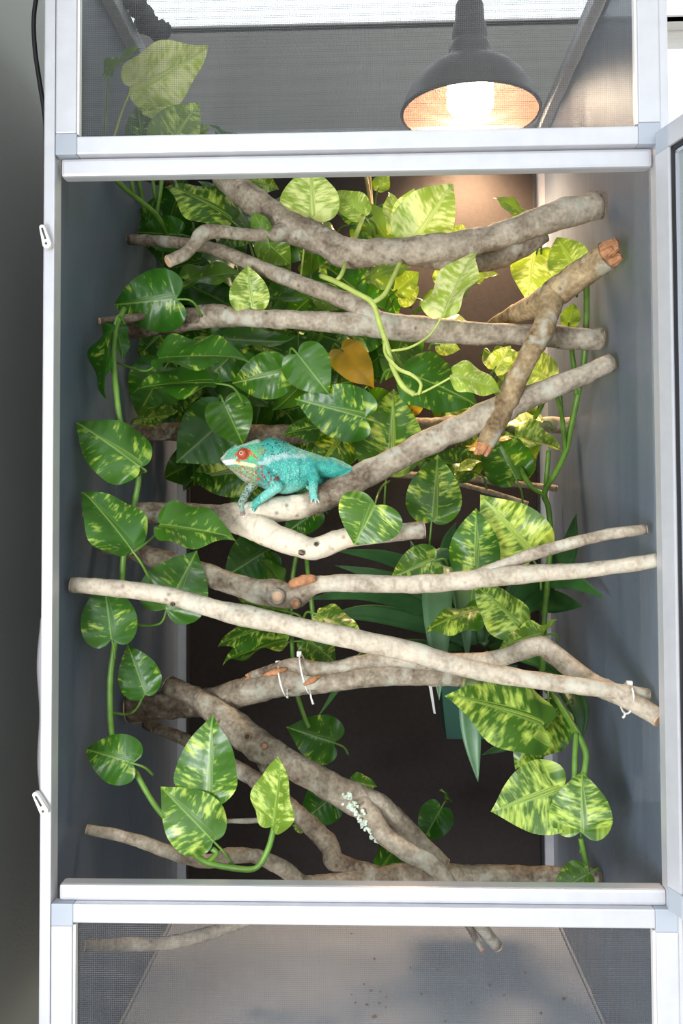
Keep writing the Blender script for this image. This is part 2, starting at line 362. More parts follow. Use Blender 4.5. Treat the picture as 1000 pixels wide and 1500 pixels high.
def panel(name, x0, x1, z0, z1, fw, yf):
    """screen panel: four rails, corner brackets, wire mesh and its rubber spline"""
    root = wire_screen(name, x0+fw, x1-fw, z0+fw*.8, z1-fw*.8, 'XZ', yf+.006, parent=cage)
    br = fw*1.02
    for a, b_ in (((x0, yf-.004, z0+br), (x0+fw, yf+.010, z1-br)), ((x1-fw, yf-.004, z0+br), (x1, yf+.010, z1-br)),
                  ((x0+br, yf-.004, z0), (x1-br, yf+.010, z0+fw*.86)), ((x0+br, yf-.004, z1-fw*.86), (x1-br, yf+.010, z1))):
        box('frame_bar', a, b_, 'aluminium', root and cage, .0015)
    for cx in (x0, x1-br):
        for cz in (z0, z1-br):
            box('corner_bracket', (cx, yf-.0035, cz), (cx+br, yf+.0095, cz+br), 'bracket', cage, .001)
    for sx in (x0+fw, x1-fw-.0022):
        box('screen_spline', (sx, yf-.001, z0+fw), (sx+.0022, yf+.006, z1-fw), 'plastic_white', cage)
panel('front_screen', -.2895, .2945, .9795, H-.009, .0205, -.004)
panel('front_screen', -.2895, .2985, .004, .2595, .0205, -.004)
wire_screen('top_screen', -.286, .286, .012, DP-.02, 'XY', H+.004, parent=cage)
box('back_panel', (-.285, DP-.012, 0), (.285, DP-.008, H-.006), 'back_cloth', cage)
for x0 in (-.283, .279): box('panel_bead', (x0, DP-.026, .01), (x0+.004, DP-.010, H-.01), 'black_rubber', cage)
box('floor_tray', (-.2945, .01, -.008), (.2945, DP-.01, 0), 'tray', cage)
for sx in (-1, 1):          # film lining with hanging folds
    ny, nz = 90, 60; V = []; F = []
    for i in range(ny+1):
        for j in range(nz+1):
            y = .014+(DP-.034)*i/ny; z = .002+(H-.012)*j/nz
            q = Vector((y*11+sx*3, z*1.3, sx*5)); wv = mnoise.noise(q)*.0022 + mnoise.noise(q*2.3)*.0011
            V.append((sx*(.2995-abs(wv)-.0002), y, z))
    for i in range(ny):
        for j in range(nz):
            a = i*(nz+1)+j; q = (a, a+1, a+nz+2, a+nz+1); F.append(q if sx > 0 else q[::-1])
    o = link('side_film', mesh('side_film', V, F), 'side_film', cage)
    so = o.modifiers.new('thick', 'SOLIDIFY'); so.thickness = .0012; so.offset = 0
# open door, hinged on the post, swung out
dr = thing('cage_door', (.2868, -.013, .2615), 'open screen cage door with grey film and black gasket swung outwards', 'door')
ang = math.radians(-107)
DH, DWD = .7265, .575
def dbox(nm, a, b_, m_, par=None, bev=.0015):
    o = box(nm, a, b_, m_, None, bev); o.parent = par or dr; return o
fw = .0215
dbox('door_rail', (fw, 0, 0), (DWD-fw, .014, fw), 'aluminium'); dbox('door_rail', (fw, 0, DH-fw), (DWD-fw, .014, DH), 'aluminium')
dbox('door_stile', (0, 0, fw), (fw, .014, DH-fw), 'aluminium'); dbox('door_stile', (DWD-fw, 0, fw), (DWD, .014, DH-fw), 'aluminium')
for a in (0, DWD-fw):
    for z in (0, DH-fw): dbox('corner_bracket', (a, .0005, z), (a+fw, .0135, z+fw), 'bracket')
g = .006
dbox('gasket', (fw, .002, fw), (fw+g, .0125, DH-fw), 'black_rubber'); dbox('gasket', (DWD-fw-g, .002, fw), (DWD-fw, .0125, DH-fw), 'black_rubber')
dbox('gasket', (fw, .002, fw), (DWD-fw, .0125, fw+g), 'black_rubber'); dbox('gasket', (fw, .002, DH-fw-g), (DWD-fw, .0125, DH-fw), 'black_rubber')
dbox('glazing_bead', (fw+g, .003, fw+g), (fw+g+.003, .010, DH-fw-g), 'bracket', bev=0); dbox('glazing_bead', (fw+g, .003, DH-fw-g-.003), (DWD-fw-g, .010, DH-fw-g), 'bracket', bev=0)
dbox('door_pane', (fw+g, .005, fw+g), (DWD-fw-g, .0062, DH-fw-g), 'door_film', bev=0)
# closed it would lie along -x from the hinge; opened it points towards the viewer
dr.rotation_euler = (0, 0, math.radians(180+107)); 

def turn_clip(px, py, tilt):
    c = P(px, py, -.008); root = thing('turn_clip', c, '', 'clip', 'turn clips on the cage post')
    v, f = [], []; L, Rr = .021, .0042; out = []
    for k in range(13): a = math.pi*k/12-math.pi/2; out.append((Rr*math.sin(a)*-1, -Rr*math.cos(a)*1.0))
    ring = [(Rr*math.cos(math.pi+math.pi*k/12), Rr*math.sin(math.pi+math.pi*k/12)) for k in range(13)] + [(Rr*.62*math.cos(math.pi*k/12), L-.004+Rr*.62*math.sin(math.pi*k/12)) for k in range(13)]
    ct, s_ = math.cos(tilt), math.sin(tilt); n_ = len(ring)
    for yy in (0, -.006):
        for (a, b_) in ring: v.append((c.x+a*ct-b_*s_, c.y+yy, c.z+a*s_+b_*ct))
    f = [tuple(range(n_)), tuple(range(2*n_-1, n_-1, -1))]+[(k, n_+k, n_+(k+1) % n_, (k+1) % n_) for k in range(n_)]
    link('clip_arm', mesh('clip_arm', v, f, False), 'plastic_white', root)
    gv, gf = tube([Vector((c.x-.0-(.004)*s_, c.y-.0065, c.z+.005*ct)), Vector((c.x-.016*s_, c.y-.0065, c.z+.016*ct))], .0009, 6); link('clip_groove', mesh('clip_groove', gv, gf), 'dark_steel', root)
    for r_, y_, m_ in ((.0028, -.0072, 'tie_white'), (.0011, -.0078, 'dark_steel')):
        gv, gf = tube([Vector((c.x, c.y-.005, c.z)), Vector((c.x, c.y+y_, c.z))], r_, 14); link('screw_head' if m_ == 'tie_white' else 'screw_recess', mesh('screw', gv, gf), m_, root)
    return root
turn_clip(71.5, 360, .28)['label'] = 'small white turn clip on the cage post near the top crossbar'
turn_clip(67, 1185, .50)['label'] = 'small white turn clip on the cage post near the bottom crossbar'

# ------------------------------------------------------------------ lamp on the top screen
LX, LY, LZ = .173, .532, H+.005
lamp = thing('dome_lamp', (LX, LY, LZ), 'lit black dome lamp with ribbed copper-coloured inside resting on the cage top', 'lamp')
def lpart(nm, prof, m_, seg=64):
    v, f = lathe(prof, seg); o = link(nm, mesh(nm, v, f), m_, None); o.parent = lamp; return o
lpart('dome', [(.1065, 0), (.109, .001), (.1095, .004), (.107, .008), (.102, .022), (.094, .038), (.083, .054), (.069, .067), (.053, .077), (.040, .084), (.0335, .089), (.0325, .096)], 'dark_steel')
prof = []
for k in range(25):
    t = k/24; a = t*math.pi/2; rr = .1045*math.cos(a)**.9 if t < 1 else 0; zz = .001+.072*math.sin(a)
    rib = .0011*(1 if (k % 4) in (1, 2) else 0); prof.append((max(rr-rib, .012), zz))
lpart('reflector', prof, 'copper_reflector')
lpart('collar', [(.0325, .094), (.033, .104), (.030, .112), (.027, .115), (.0001, .115)], 'dark_steel')
lpart('socket', [(.0265, .113), (.0275, .126), (.0255, .142), (.0230, .146), (.022, .172), (.0195, .178), (.0001, .179)], 'socket')
lpart('bulb', [(.0001, .001), (.020, .0015), (.031, .005), (.0355, .012), (.0365, .022), (.0365, .04), (.035, .056), (.031, .064), (.022, .072), (.017, .078)], 'bulb_glow')
lpart('bulb_base', [(.0165, .076), (.0165, .1)], 'bulb_cap')
pl = bpy.data.lights.new('bulb_light', 'SPOT'); pl.energy = 23; pl.color = (1, .66, .39); pl.shadow_soft_size = .055; pl.spot_size = math.radians(120); pl.spot_blend = .55
plo = bpy.data.objects.new('bulb_light', pl); col.objects.link(plo); plo.location = (LX, LY, LZ-.002)

# ------------------------------------------------------------------ branches
def conv(pts, yd=None):
    """rows (px, py, r_px, depth|'L'|'R' , tone) -> world rows x y z r tone ; missing depths are interpolated by path length"""
    n_ = len(pts); Y = [None]*n_
    for i, q in enumerate(pts):
        d = q[3] if len(q) > 3 else None
        if d == 'L': Y[i] = PX(q[0], q[1], -WEND).y
        elif d == 'R': Y[i] = PX(q[0], q[1], WEND).y
        elif d is not None: Y[i] = d
    s = [0]
    for a, b_ in zip(pts, pts[1:]): s.append(s[-1]+math.hypot(a[0]-b_[0], a[1]-b_[1]))
    kn = [i for i in range(n_) if Y[i] is not None]
    Yi = np.interp(s, [s[i] for i in kn], [Y[i] for i in kn])
    tk = [i for i in range(n_) if len(pts[i]) > 4]; ti = np.interp(s, [s[i] for i in tk], [pts[i][4] for i in tk]) if tk else [.5]*n_
    rows = []
    for q, y, t in zip(pts, Yi, ti):
        c = P(q[0], q[1], float(y)); rows.append((c.x, c.y, c.z, q[2]*S(float(y)), t))
    return rows
BR = {}
def limb(nm, pts, parent, material='bark', seg=18, lump=.16, ends=(1, 1), seed=0, knots=True, endmat=('cut_wood', 'cut_wood')):
    rows = conv(pts); d = sum((Vector(a[:3])-Vector(b_[:3])).length for a, b_ in zip(rows, rows[1:]))
    k = max(3, int(d/(len(rows)-1)/.0055)); c = crom(rows, k); c[:, 3] = np.maximum(c[:, 3], .0008)
    # slight crookedness
    for i in range(len(c)):
        q = Vector(c[i, :3])*14+Vector((seed*3.1, 0, 0)); a = c[i, 3]*.14
        c[i, :3] += (a*mnoise.noise(q), a*mnoise.noise(q+Vector((9, 0, 0))), a*mnoise.noise(q+Vector((0, 9, 0))))
    np.clip(c[:, 0], -WX-.001, WX+.001, out=c[:, 0])
    v, f = tube(c[:, :3], c[:, 3], seg, lump, seed); me = mesh(nm, v, f)
    for p_ in me.polygons[-2:]: p_.use_smooth = False
    sh = [True]*len(me.polygons); sh[-1] = sh[-2] = False
    a = me.attributes.new('tone', 'FLOAT', 'POINT'); a.data.foreach_set('value', np.repeat(c[:, 4], seg).astype(np.float32))
    al = np.concatenate([[0], np.cumsum(np.linalg.norm(np.diff(c[:, :3], axis=0), axis=1))])+seed*.37
    a = me.attributes.new('along', 'FLOAT', 'POINT'); a.data.foreach_set('value', np.repeat(al, seg).astype(np.float32))
    o = link(nm, me, material, parent)
    for e, i, j in ((0, 0, 1), (1, -1, -2)):
        if ends[e]:
            cc = Vector(c[i, :3]); t = (cc-Vector(c[j, :3])).normalized(); rr = c[i, 3]*.93
            if ends[e] == 1:
                ev, ef = tube([cc-t*.0006, cc+t*.0009, cc+t*.0013], [rr, rr, rr*.82], 18); link('cut_end', mesh('cut_end', ev, ef, False), endmat[e], o if parent.type == 'EMPTY' else parent)
            else:      # torn, splintered end
                bm = bmesh.new()
                for s_ in range(11):
                    rd = Vector((random.uniform(-1, 1), random.uniform(-1, 1), random.uniform(-1, 1))); rd -= t*rd.dot(t); rd.normalize()
                    p0 = cc-t*rr*.25+rd*rr*.5; p1 = cc+rd*rr*random.uniform(.35, .75)+t*rr*random.uniform(.8, 1.7)
                    p1.x = max(-WX, min(WX, p1.x))
                    tv, tf = tube([p0, (p0+p1)/2, p1], [rr*.55, rr*.48, rr*.2], 7); b0 = [bm.verts.new(q) for q in tv]
                    for q in tf: bm.faces.new([b0[k_] for k_ in q])
                me2 = bpy.data.meshes.new('torn_end'); bm.to_mesh(me2); bm.free(); link('torn_end', me2, 'torn_wood', o if parent.type == 'EMPTY' else parent)
    return o
def branch(label, pts, sides=(), group=None, **kw):
    base = conv(pts)[0]; root = thing('branch', Vector(base[:3]), label, 'branch', group)
    limb('limb', pts, root, **kw)
    for i, s_ in enumerate(sides):
        s_ = dict(s_); limb(s_.pop('nm', 'side_limb'), s_.pop('pts'), root, seed=i+3, **s_)
    return root
def knot(root, px, py, Y, rpx, m_='cut_wood', d=(0, -1, .1)):
    c = P(px, py, Y); t = Vector(d).normalized(); r_ = rpx*S(Y)
    v, f = tube([c-t*r_*1.2, c+t*r_*.05, c+t*r_*.12, c+t*r_*.12], [r_*1.25, r_*1.12, r_*.95, r_*.3], 16, .12, px); me = mesh('knot', v, f)
    a = me.attributes.new('tone', 'FLOAT', 'POINT'); a.data.foreach_set('value', np.full(len(v), .3, np.float32))
    o = link('knot', me, 'bark', root)
    ev, ef = tube([c, c+t*r_*.16, c+t*r_*.24], [r_*.82, r_*.78, r_*.4], 14, .1, px); link('knot_core', mesh('knot_core', ev, ef), m_, o)

b1 = branch('thick lichen-patched grey limb under the dome lamp, highest of the branches',
    [(266, 192, 12, .30, .5), (300, 224, 14), (338, 268, 19, .27, .5), (385, 306, 22, None, .42), (425, 333, 23, .24, .42), (470, 352, 21, None, .42), (512, 371, 22, .22, .5), (560, 368, 19), (620, 366, 21, .20, .56), (690, 356, 20), (740, 345, 19, None, .56), (790, 326, 21, None, .52), (830, 312, 22, None, .62), (878, 300, 20, 'R', .5)],
    [dict(nm='side_limb', pts=[(600, 374, 12, .208, .4), (655, 383, 15, .215), (705, 382, 17), (750, 367, 18, .225), (795, 340, 16, .225, .4)], ends=(0, 0)),
     dict(nm='side_twig', pts=[(432, 337, 17, .24, .42), (395, 343, 11, .22), (360, 343, 9), (325, 339, 10, .19, .5), (300, 342, 12, .18), (285, 358, 10, .17), (268, 373, 9.5), (246, 383, 9, .15, .5)], ends=(0, 1))])
b2 = branch('long straight grey limb with a joined thin twig, crossing in front of the densest leaves',
    [(176, 487, 12, 'L', .22), (235, 480, 12, None, .25), (285, 468, 16, .21, .42), (312, 463, 18, None, .42), (360, 466, 14, None, .52), (430, 468, 14, .20, .52), (500, 473, 16, None, .55), (550, 476, 20, None, .5), (620, 482, 19, .20, .58), (700, 488, 16, None, .55), (770, 492, 16), (830, 495, 16, None, .5), (881, 496, 16, 'R', .55)],
    [dict(nm='side_twig', pts=[(146, 470, 5, 'L', .22), (200, 464, 6.5), (250, 462, 9), (290, 463, 13, .205, .3)], ends=(1, 0)),
     dict(nm='side_limb', pts=[(189, 350, 8, 'L', .3), (240, 354, 8.5, None, .38), (290, 360, 9, None, .42), (330, 370, 10), (380, 391, 11), (430, 412, 12, .2, .5), (480, 431, 12), (520, 447, 15, None, .52), (552, 472, 18, .2, .5)], ends=(1, 0))])
b4 = branch('ochre forked branch with a torn splintered end against the side film',
    [(889, 375, 21, .118, .5), (862, 394, 21, .135), (818, 426, 21, .165, .5), (772, 452, 17, None, .45), (735, 470, 12, .25), (715, 482, 8, .28, .4)],
    [dict(nm='side_limb', pts=[(812, 424, 18, .17, .5), (795, 480, 17, .145), (766, 535, 15.5, .14, .45), (742, 585, 17, .15), (724, 625, 16, .15, .4), (712, 651, 13, .15, .45)], ends=(0, 2), material='bark_ochre')],
    material='bark_ochre', ends=(2, 0))
b5 = branch('speckled grey branch with a cream forked end on which the chameleon stands',
    [(896, 530, 13, 'R', .62), (840, 555, 15), (780, 580, 17, None, .55), (725, 603, 21, None, .62), (660, 632, 19), (600, 660, 18, None, .5), (550, 688, 19, .15, .42), (510, 710, 21, None, .36), (470, 731, 20, .14, .36), (452, 738, 18.5, None, .4), (440, 741, 18, None, .85), (410, 746, 18, .138, .85), (375, 752, 19, None, .8), (345, 758, 19, .132, .7), (322, 757, 18, None, .42), (270, 754, 16, None, .3), (210, 752, 15), (155, 752, 13, None, .32), (124, 745, 12, 'L', .35)],
    [dict(nm='side_limb', pts=[(345, 760, 20, .134, .8), (375, 772, 20, .125, .95), (405, 787, 19, .118, .98), (438, 799, 17, .112, .95), (460, 804, 16.5, .11, .95), (490, 792, 15.5, .11, .95), (530, 783, 15, .112, .9), (570, 781, 13.5, None, .6), (621, 776, 13, .12, .5)], ends=(0, 1), lump=.1)])
knot(b5, 463, 797, .097, 3.2, 'bark'); knot(b5, 441, 812, .097, 4, 'bark', (-.2, -.4, -1))
b6 = branch('pale branch with knobbly sawn stubs and torn orange wood at its fork',
    [(150, 796, 13, 'L', .28), (200, 808, 14), (260, 828, 15, None, .4), (320, 848, 16, None, .5), (370, 864, 18, .13, .5), (405, 869, 20, None, .45), (432, 872, 17, .115, .42), (450, 861, 14, None, .5), (470, 854, 13, .105, .62), (520, 854, 13, None, .66), (600, 856, 13, None, .66), (680, 850, 14, .07, .7), (750, 843, 14), (820, 838, 12, None, .66), (900, 830, 11), (966, 821, 10.5, .022, .66)],
    [dict(nm='side_twig', pts=[(690, 846, 8, .07, .55), (740, 827, 8.5, .068), (780, 812, 8.5), (820, 800, 8.5, None, .55), (880, 785, 8.5), (946, 775, 7, 'R', .55)], ends=(0, 1)),
     dict(nm='torn_strip', pts=[(427, 857, 7, .105, .5), (445, 851, 8, .098), (462, 847, 4, .095, .5)], material='torn_wood', ends=(0, 0), lump=.4)])
knot(b6, 406, 874, .101, 10); knot(b6, 432, 884, .099, 7.5, 'torn_wood')
b7 = branch('smooth pale straight branch sloping down across the front of the cage',
    [(106, 857, 11.5, 'L', .62), (180, 862, 13, None, .66), (250, 873, 13), (310, 890, 14, None, .66), (360, 902, 16, None, .68), (430, 917, 14.5, .05, .7), (520, 937, 15.5), (600, 955, 15, None, .7), (660, 972, 14.5), (740, 989, 13, .05, .68), (850, 1005, 12), (948, 1020, 11, 'R', .66)], lump=.09)
for kx, ky in ((362, 900), (372, 897), (448, 921), (527, 938), (335, 895), (715, 985), (252, 885)): knot(b7, kx, ky, .042, 3, 'bark')
b8 = branch('stout brown branch with a square sawn end, level behind the zip ties',
    [(186, 1040, 19, 'L', .16), (230, 1034, 20, None, .2), (290, 1030, 19, None, .22), (340, 1018, 20, .25, .4), (400, 1002, 22, None, .48), (450, 997, 20, .22, .48), (520, 990, 18, None, .5), (590, 985, 19, .22, .45), (640, 990, 16), (675, 992, 15, .22, .5)])
b8b = branch('slender pale branch zip-tied to a stout one and bent sharply towards the film',
    [(366, 990, 5, .20, .4), (398, 981, 8, None, .3), (428, 973, 10, .185, .4), (455, 980, 11, .185, .45), (480, 979, 9.5, None, .5), (520, 971, 10), (565, 966, 11, .185, .58), (620, 968, 12), (680, 971, 13, .16, .6), (722, 966, 12.5), (762, 953, 13, .13, .62), (790, 945, 15, .12, .6), (815, 962, 14.5, .11, .6), (860, 995, 14.5, .08), (912, 1022, 14, .05, .6), (968, 1054, 13, .026, .6)], ends=(2, 1))
def torn_along(root, a, b_, Y, r_):
    v, f = tube([P(*a, Y), P((a[0]+b_[0])/2, (a[1]+b_[1])/2-1, Y-.003), P(*b_, Y)], [r_*S(Y)*.4, r_*S(Y), r_*S(Y)*.3], 8, .5, 4); link('torn_strip', mesh('torn_strip', v, f), 'torn_wood', root)
torn_along(b8b, (385, 989), (420, 980), .178, 6); torn_along(b8b, (445, 1003), (470, 990), .165, 6)
b9 = branch('forked greyish limb with a patch of pale lichen sloping to the cage bottom',
    [(246, 1002, 14, .26, .35), (290, 1024, 16), (332, 1056, 20, .22, .42), (382, 1094, 23, None, .42), (430, 1120, 20, None, .42), (480, 1150, 20, .17, .48), (518, 1170, 22, None, .48), (552, 1182, 19, .17, .42), (580, 1206, 18, None, .38), (612, 1238, 17, None, .48), (650, 1268, 13, .17, .5)],
    [dict(nm='side_limb', pts=[(520, 1172, 20, .17, .48), (545, 1200, 15.5, .15), (566, 1226, 14.5), (600, 1250, 13.5, .13, .55), (632, 1266, 13), (655, 1290, 10.5, .12, .5), (680, 1330, 9.5, .12, .55), (728, 1386, 9, .15, .55)], ends=(0, 1)),
     dict(nm='side_twig', pts=[(640, 1275, 7, .13, .4), (672, 1330, 5.5, .125), (692, 1366, 5, .125, .2), (704, 1388, 3.5, .125, .3)], ends=(0, 2)),
     dict(nm='stub', pts=[(382, 1098, 14, .21, .35), (388, 1118, 12, .203, .3), (391, 1135, 8, .2, .3)], ends=(0, 1))])
knot(b9, 362, 1079, .184, 4.5, 'bark'); knot(b9, 387, 1093, .18, 4.5, 'torn_wood')
b10 = branch('thin spotted branch curving down behind the forked limb',
    [(214, 1061, 8, .36, .3), (262, 1079, 9, None, .35), (320, 1110, 10, .28, .5), (370, 1140, 11.5, None, .45), (420, 1180, 13, .22, .42), (455, 1210, 14, None, .45), (482, 1238, 14, .2, .42), (490, 1262, 14, .19, .35), (525, 1274, 13, None, .3), (560, 1284, 13, .2, .4)],
    [dict(nm='side_twig', pts=[(332, 1203, 3.5, .24, .4), (370, 1202, 4), (428, 1196, 6, .22, .4)], ends=(1, 0))])
b11 = branch('bottom branch with white-spotted thin end and thick log end, just above the lower crossbar',
    [(127, 1215, 7.5, 'L', .5), (180, 1225, 8.5, None, .55), (240, 1245, 9.5, None, .52), (300, 1262, 10), (338, 1253, 11, .13, .48), (380, 1255, 10.5, None, .48), (420, 1276, 11.5, None, .48), (448, 1297, 13, .16, .45), (500, 1293, 15, None, .42), (560, 1288, 18, .2, .42), (620, 1283, 19), (680, 1285, 17, None, .46), (740, 1285, 16, None, .46), (800, 1285, 15), (873, 1284, 14, 'R', .35)])
b12 = branch('brown branch level deep behind the leaves at chameleon height',
    [(193, 633, 13, 'L', .3), (285, 634, 14, None, .3), (450, 634, 14, .36, .3), (620, 624, 13, None, .42), (690, 620, 13, None, .5), (780, 622, 12, None, .55), (836, 622, 11, 'R', .5)])
b13 = branch('thin grey twig with bare forks deep against the black back panel',
    [(560, 694, 4.5, .47, .4), (620, 697, 5.5), (680, 700, 6, .48, .45), (740, 707, 5.5), (815, 715, 4.5, 'R', .4)],
    [dict(nm='side_twig', pts=[(640, 699, 4, .48, .4), (700, 716, 4, .46), (740, 727, 3.5), (772, 737, 3, .45, .4)], ends=(0, 1))])
b14 = branch('short brown twig beneath the upper crossbar beside the climbing pothos stems',
    [(206, 256, 7, 'L', .2), (240, 266, 7.5), (300, 290, 7, .4, .25), (360, 330, 6, .42, .3)])
b15 = branch('grey twig seen through the lower screen beside the pale floor',
    [(124, 1386, 8, 'L', .38), (190, 1383, 9.5, None, .5), (250, 1380, 9.5), (290, 1372, 9.5, .15, .5), (345, 1354, 8.5, .17, .5), (400, 1328, 8, .18, .5), (452, 1302, 8, .19, .45)])
# lichen flakes on the forked limb
rl = random.Random(3)
LI = []
for t in range(70):
    s_ = rl.random(); px = 506+45*s_+rl.uniform(-7, 7); py = 1168+58*s_+rl.uniform(-9, 9)
    c = P(px, py, .142+rl.uniform(-.004, .004)); LI.append((c, rl.uniform(.0014, .0034)))
V = []; F = []
for c, r_ in LI:
    i = len(V); k_ = 6; ax = Vector((rl.uniform(-.5, .5), -1, rl.uniform(-.3, .8))).normalized(); u_ = ax.orthogonal().normalized(); w_ = ax.cross(u_)
    V.append(c+ax*r_*.5)
    for q in range(k_): a = 2*math.pi*q/k_; V.append(c+(u_*math.cos(a)+w_*math.sin(a))*r_*rl.uniform(.6, 1.2)+ax*r_*rl.uniform(-.2, .5))
    V.append(c-ax*r_*1.6)
    for q in range(k_): F.append((i, i+1+q, i+1+(q+1) % k_)); F.append((i+1+k_, i+1+(q+1) % k_, i+1+q))
o = link('lichen', mesh('lichen', V, F, False), 'lichen', b9); o['kind'] = 'stuff'

# zip ties
def zip_tie(label, top, bot, Y, rad, tail=None):
    a, b_ = P(*top, Y), P(*bot, Y); mid = (a+b_)/2; ax = (b_-a)/2; root = thing('zip_tie', mid, label, 'zip tie', None)
    pts = [mid+ax*math.cos(t)+Vector((0, -1, 0))*rad*math.sin(t) for t in np.linspace(0, 2*math.pi, 33)]
    v, f = tube(pts, .0011, 6, cap=False); link('strap', mesh('strap', v, f), 'tie_white', root)
    v, f = boxv((a.x-.003, a.y-.006, a.z-.002), (a.x+.002, a.y, a.z+.0035)); link('tie_head', mesh('tie_head', v, f, False), 'tie_white', root)
    if tail: v, f = tube([b_, b_+Vector(tail)*.5+Vector((0, -.004, 0)), b_+Vector(tail)], [.0011, .0011, .0016], 6); link('tie_tail', mesh('tie_tail', v, f), 'tie_white', root)
zip_tie('white zip tie holding the torn bark tip to the stout brown branch', (408, 972), (420, 1018), .195, .026, (.001, 0, -.003))
zip_tie('white zip tie with spiky cut tails round the two joined branches', (439, 958), (454, 1015), .195, .03, (.004, -.004, -.012))
zip_tie('white zip tie on the smooth pale branch next to the film', (921, 1002), (914, 1044), .058, .024, (-.002, -.003, -.004))

# ------------------------------------------------------------------ leaves
OUT = np.array([(0, 0), (-.05, .05), (-.105, .13), (-.125, .235), (-.085, .345), (.01, .435), (.13, .485), (.27, .5), (.41, .475), (.55, .415), (.67, .33), (.78, .235), (.87, .14), (.94, .062), (1, 0)])
def leaf_mesh(name, fold, curl, rip, droop, lobe=1, seed=0, nr=5, out=OUT):
    o_ = crom(out, 2); rr = random.Random(seed); V = []; UV = []; VN = []; F = []
    o_[:, 0] = np.where(o_[:, 0] < 0, o_[:, 0]*lobe, o_[:, 0])
    n_ = len(o_); idx = {}
    ph = rr.uniform(0, 6)
    for side in (1, -1):
        for k in range(n_):
            x, y = o_[k]; mx_ = min(1, max(0, x-.30*y)) if k < n_-1 else 1
            for j in range(nr+1):
                if j == 0 and side == -1: idx[(-1, k, 0)] = idx[(1, k, 0)]; continue
                s_ = j/nr; px = mx_+(x-mx_)*s_; py = side*y*s_
                z = fold*abs(py)*(1-.35*abs(py)) - curl*px*px + rip*math.sin(k*.62+ph+side)*abs(py)**1.5*2.2 - droop*abs(py)**2*1.6
                if px > .85: z -= (px-.85)**2*2.5*(1 if curl >= 0 else -1)
                idx[(side, k, j)] = len(V); V.append((px, py, z)); UV.append((px, py)); VN.append((mx_*1.0+(.5 if side < 0 else 0)*3, s_*y*2))
    fv = []
    for side in (1, -1):
        for k in range(n_-1):
            for j in range(nr):
                q = [idx[(side, k, j)], idx[(side, k, j+1)], idx[(side, k+1, j+1)], idx[(side, k+1, j)]]
                if side > 0: q = q[::-1]
                u_ = []
                for t in q:
                    if not u_ or t != u_[-1]: u_.append(t)
                if len(set(u_)) >= 3: F.append(tuple(dict.fromkeys(u_)))
    me = bpy.data.meshes.new(name); me.from_pydata(V, [], F)
    for nm, arr in (('UVMap', UV), ('vein', VN)):
        ul = me.uv_layers.new(name=nm)
        for lp in me.loops: ul.data[lp.index].uv = arr[lp.vertex_index]
    me.polygons.foreach_set('use_smooth', [True]*len(me.polygons)); me.materials.append(M['leaf']); me.update(); return me
OUT2 = np.array([(0, 0), (-.03, .055), (-.048, .13), (-.035, .23), (.015, .335), (.095, .425), (.2, .485), (.32, .5), (.45, .478), (.58, .415), (.7, .322), (.8, .225), (.885, .13), (.95, .055), (1, 0)])
VAR = [(.18, .08, .08, .05), (.30, .14, .10, .14), (.12, .20, .09, .18), (.38, .10, .11, .14), (.22, -.09, .08, .1), (.16, .26, .12, .26), (.46, .16, .12, .05), (.06, .14, .11, .30)]
LO = [leaf_mesh('leaf', *a, seed=i+20, out=OUT2) for i, a in enumerate(VAR)]
LM = [leaf_mesh('leaf', *a, seed=i) for i, a in enumerate(VAR)]
NAT = .78
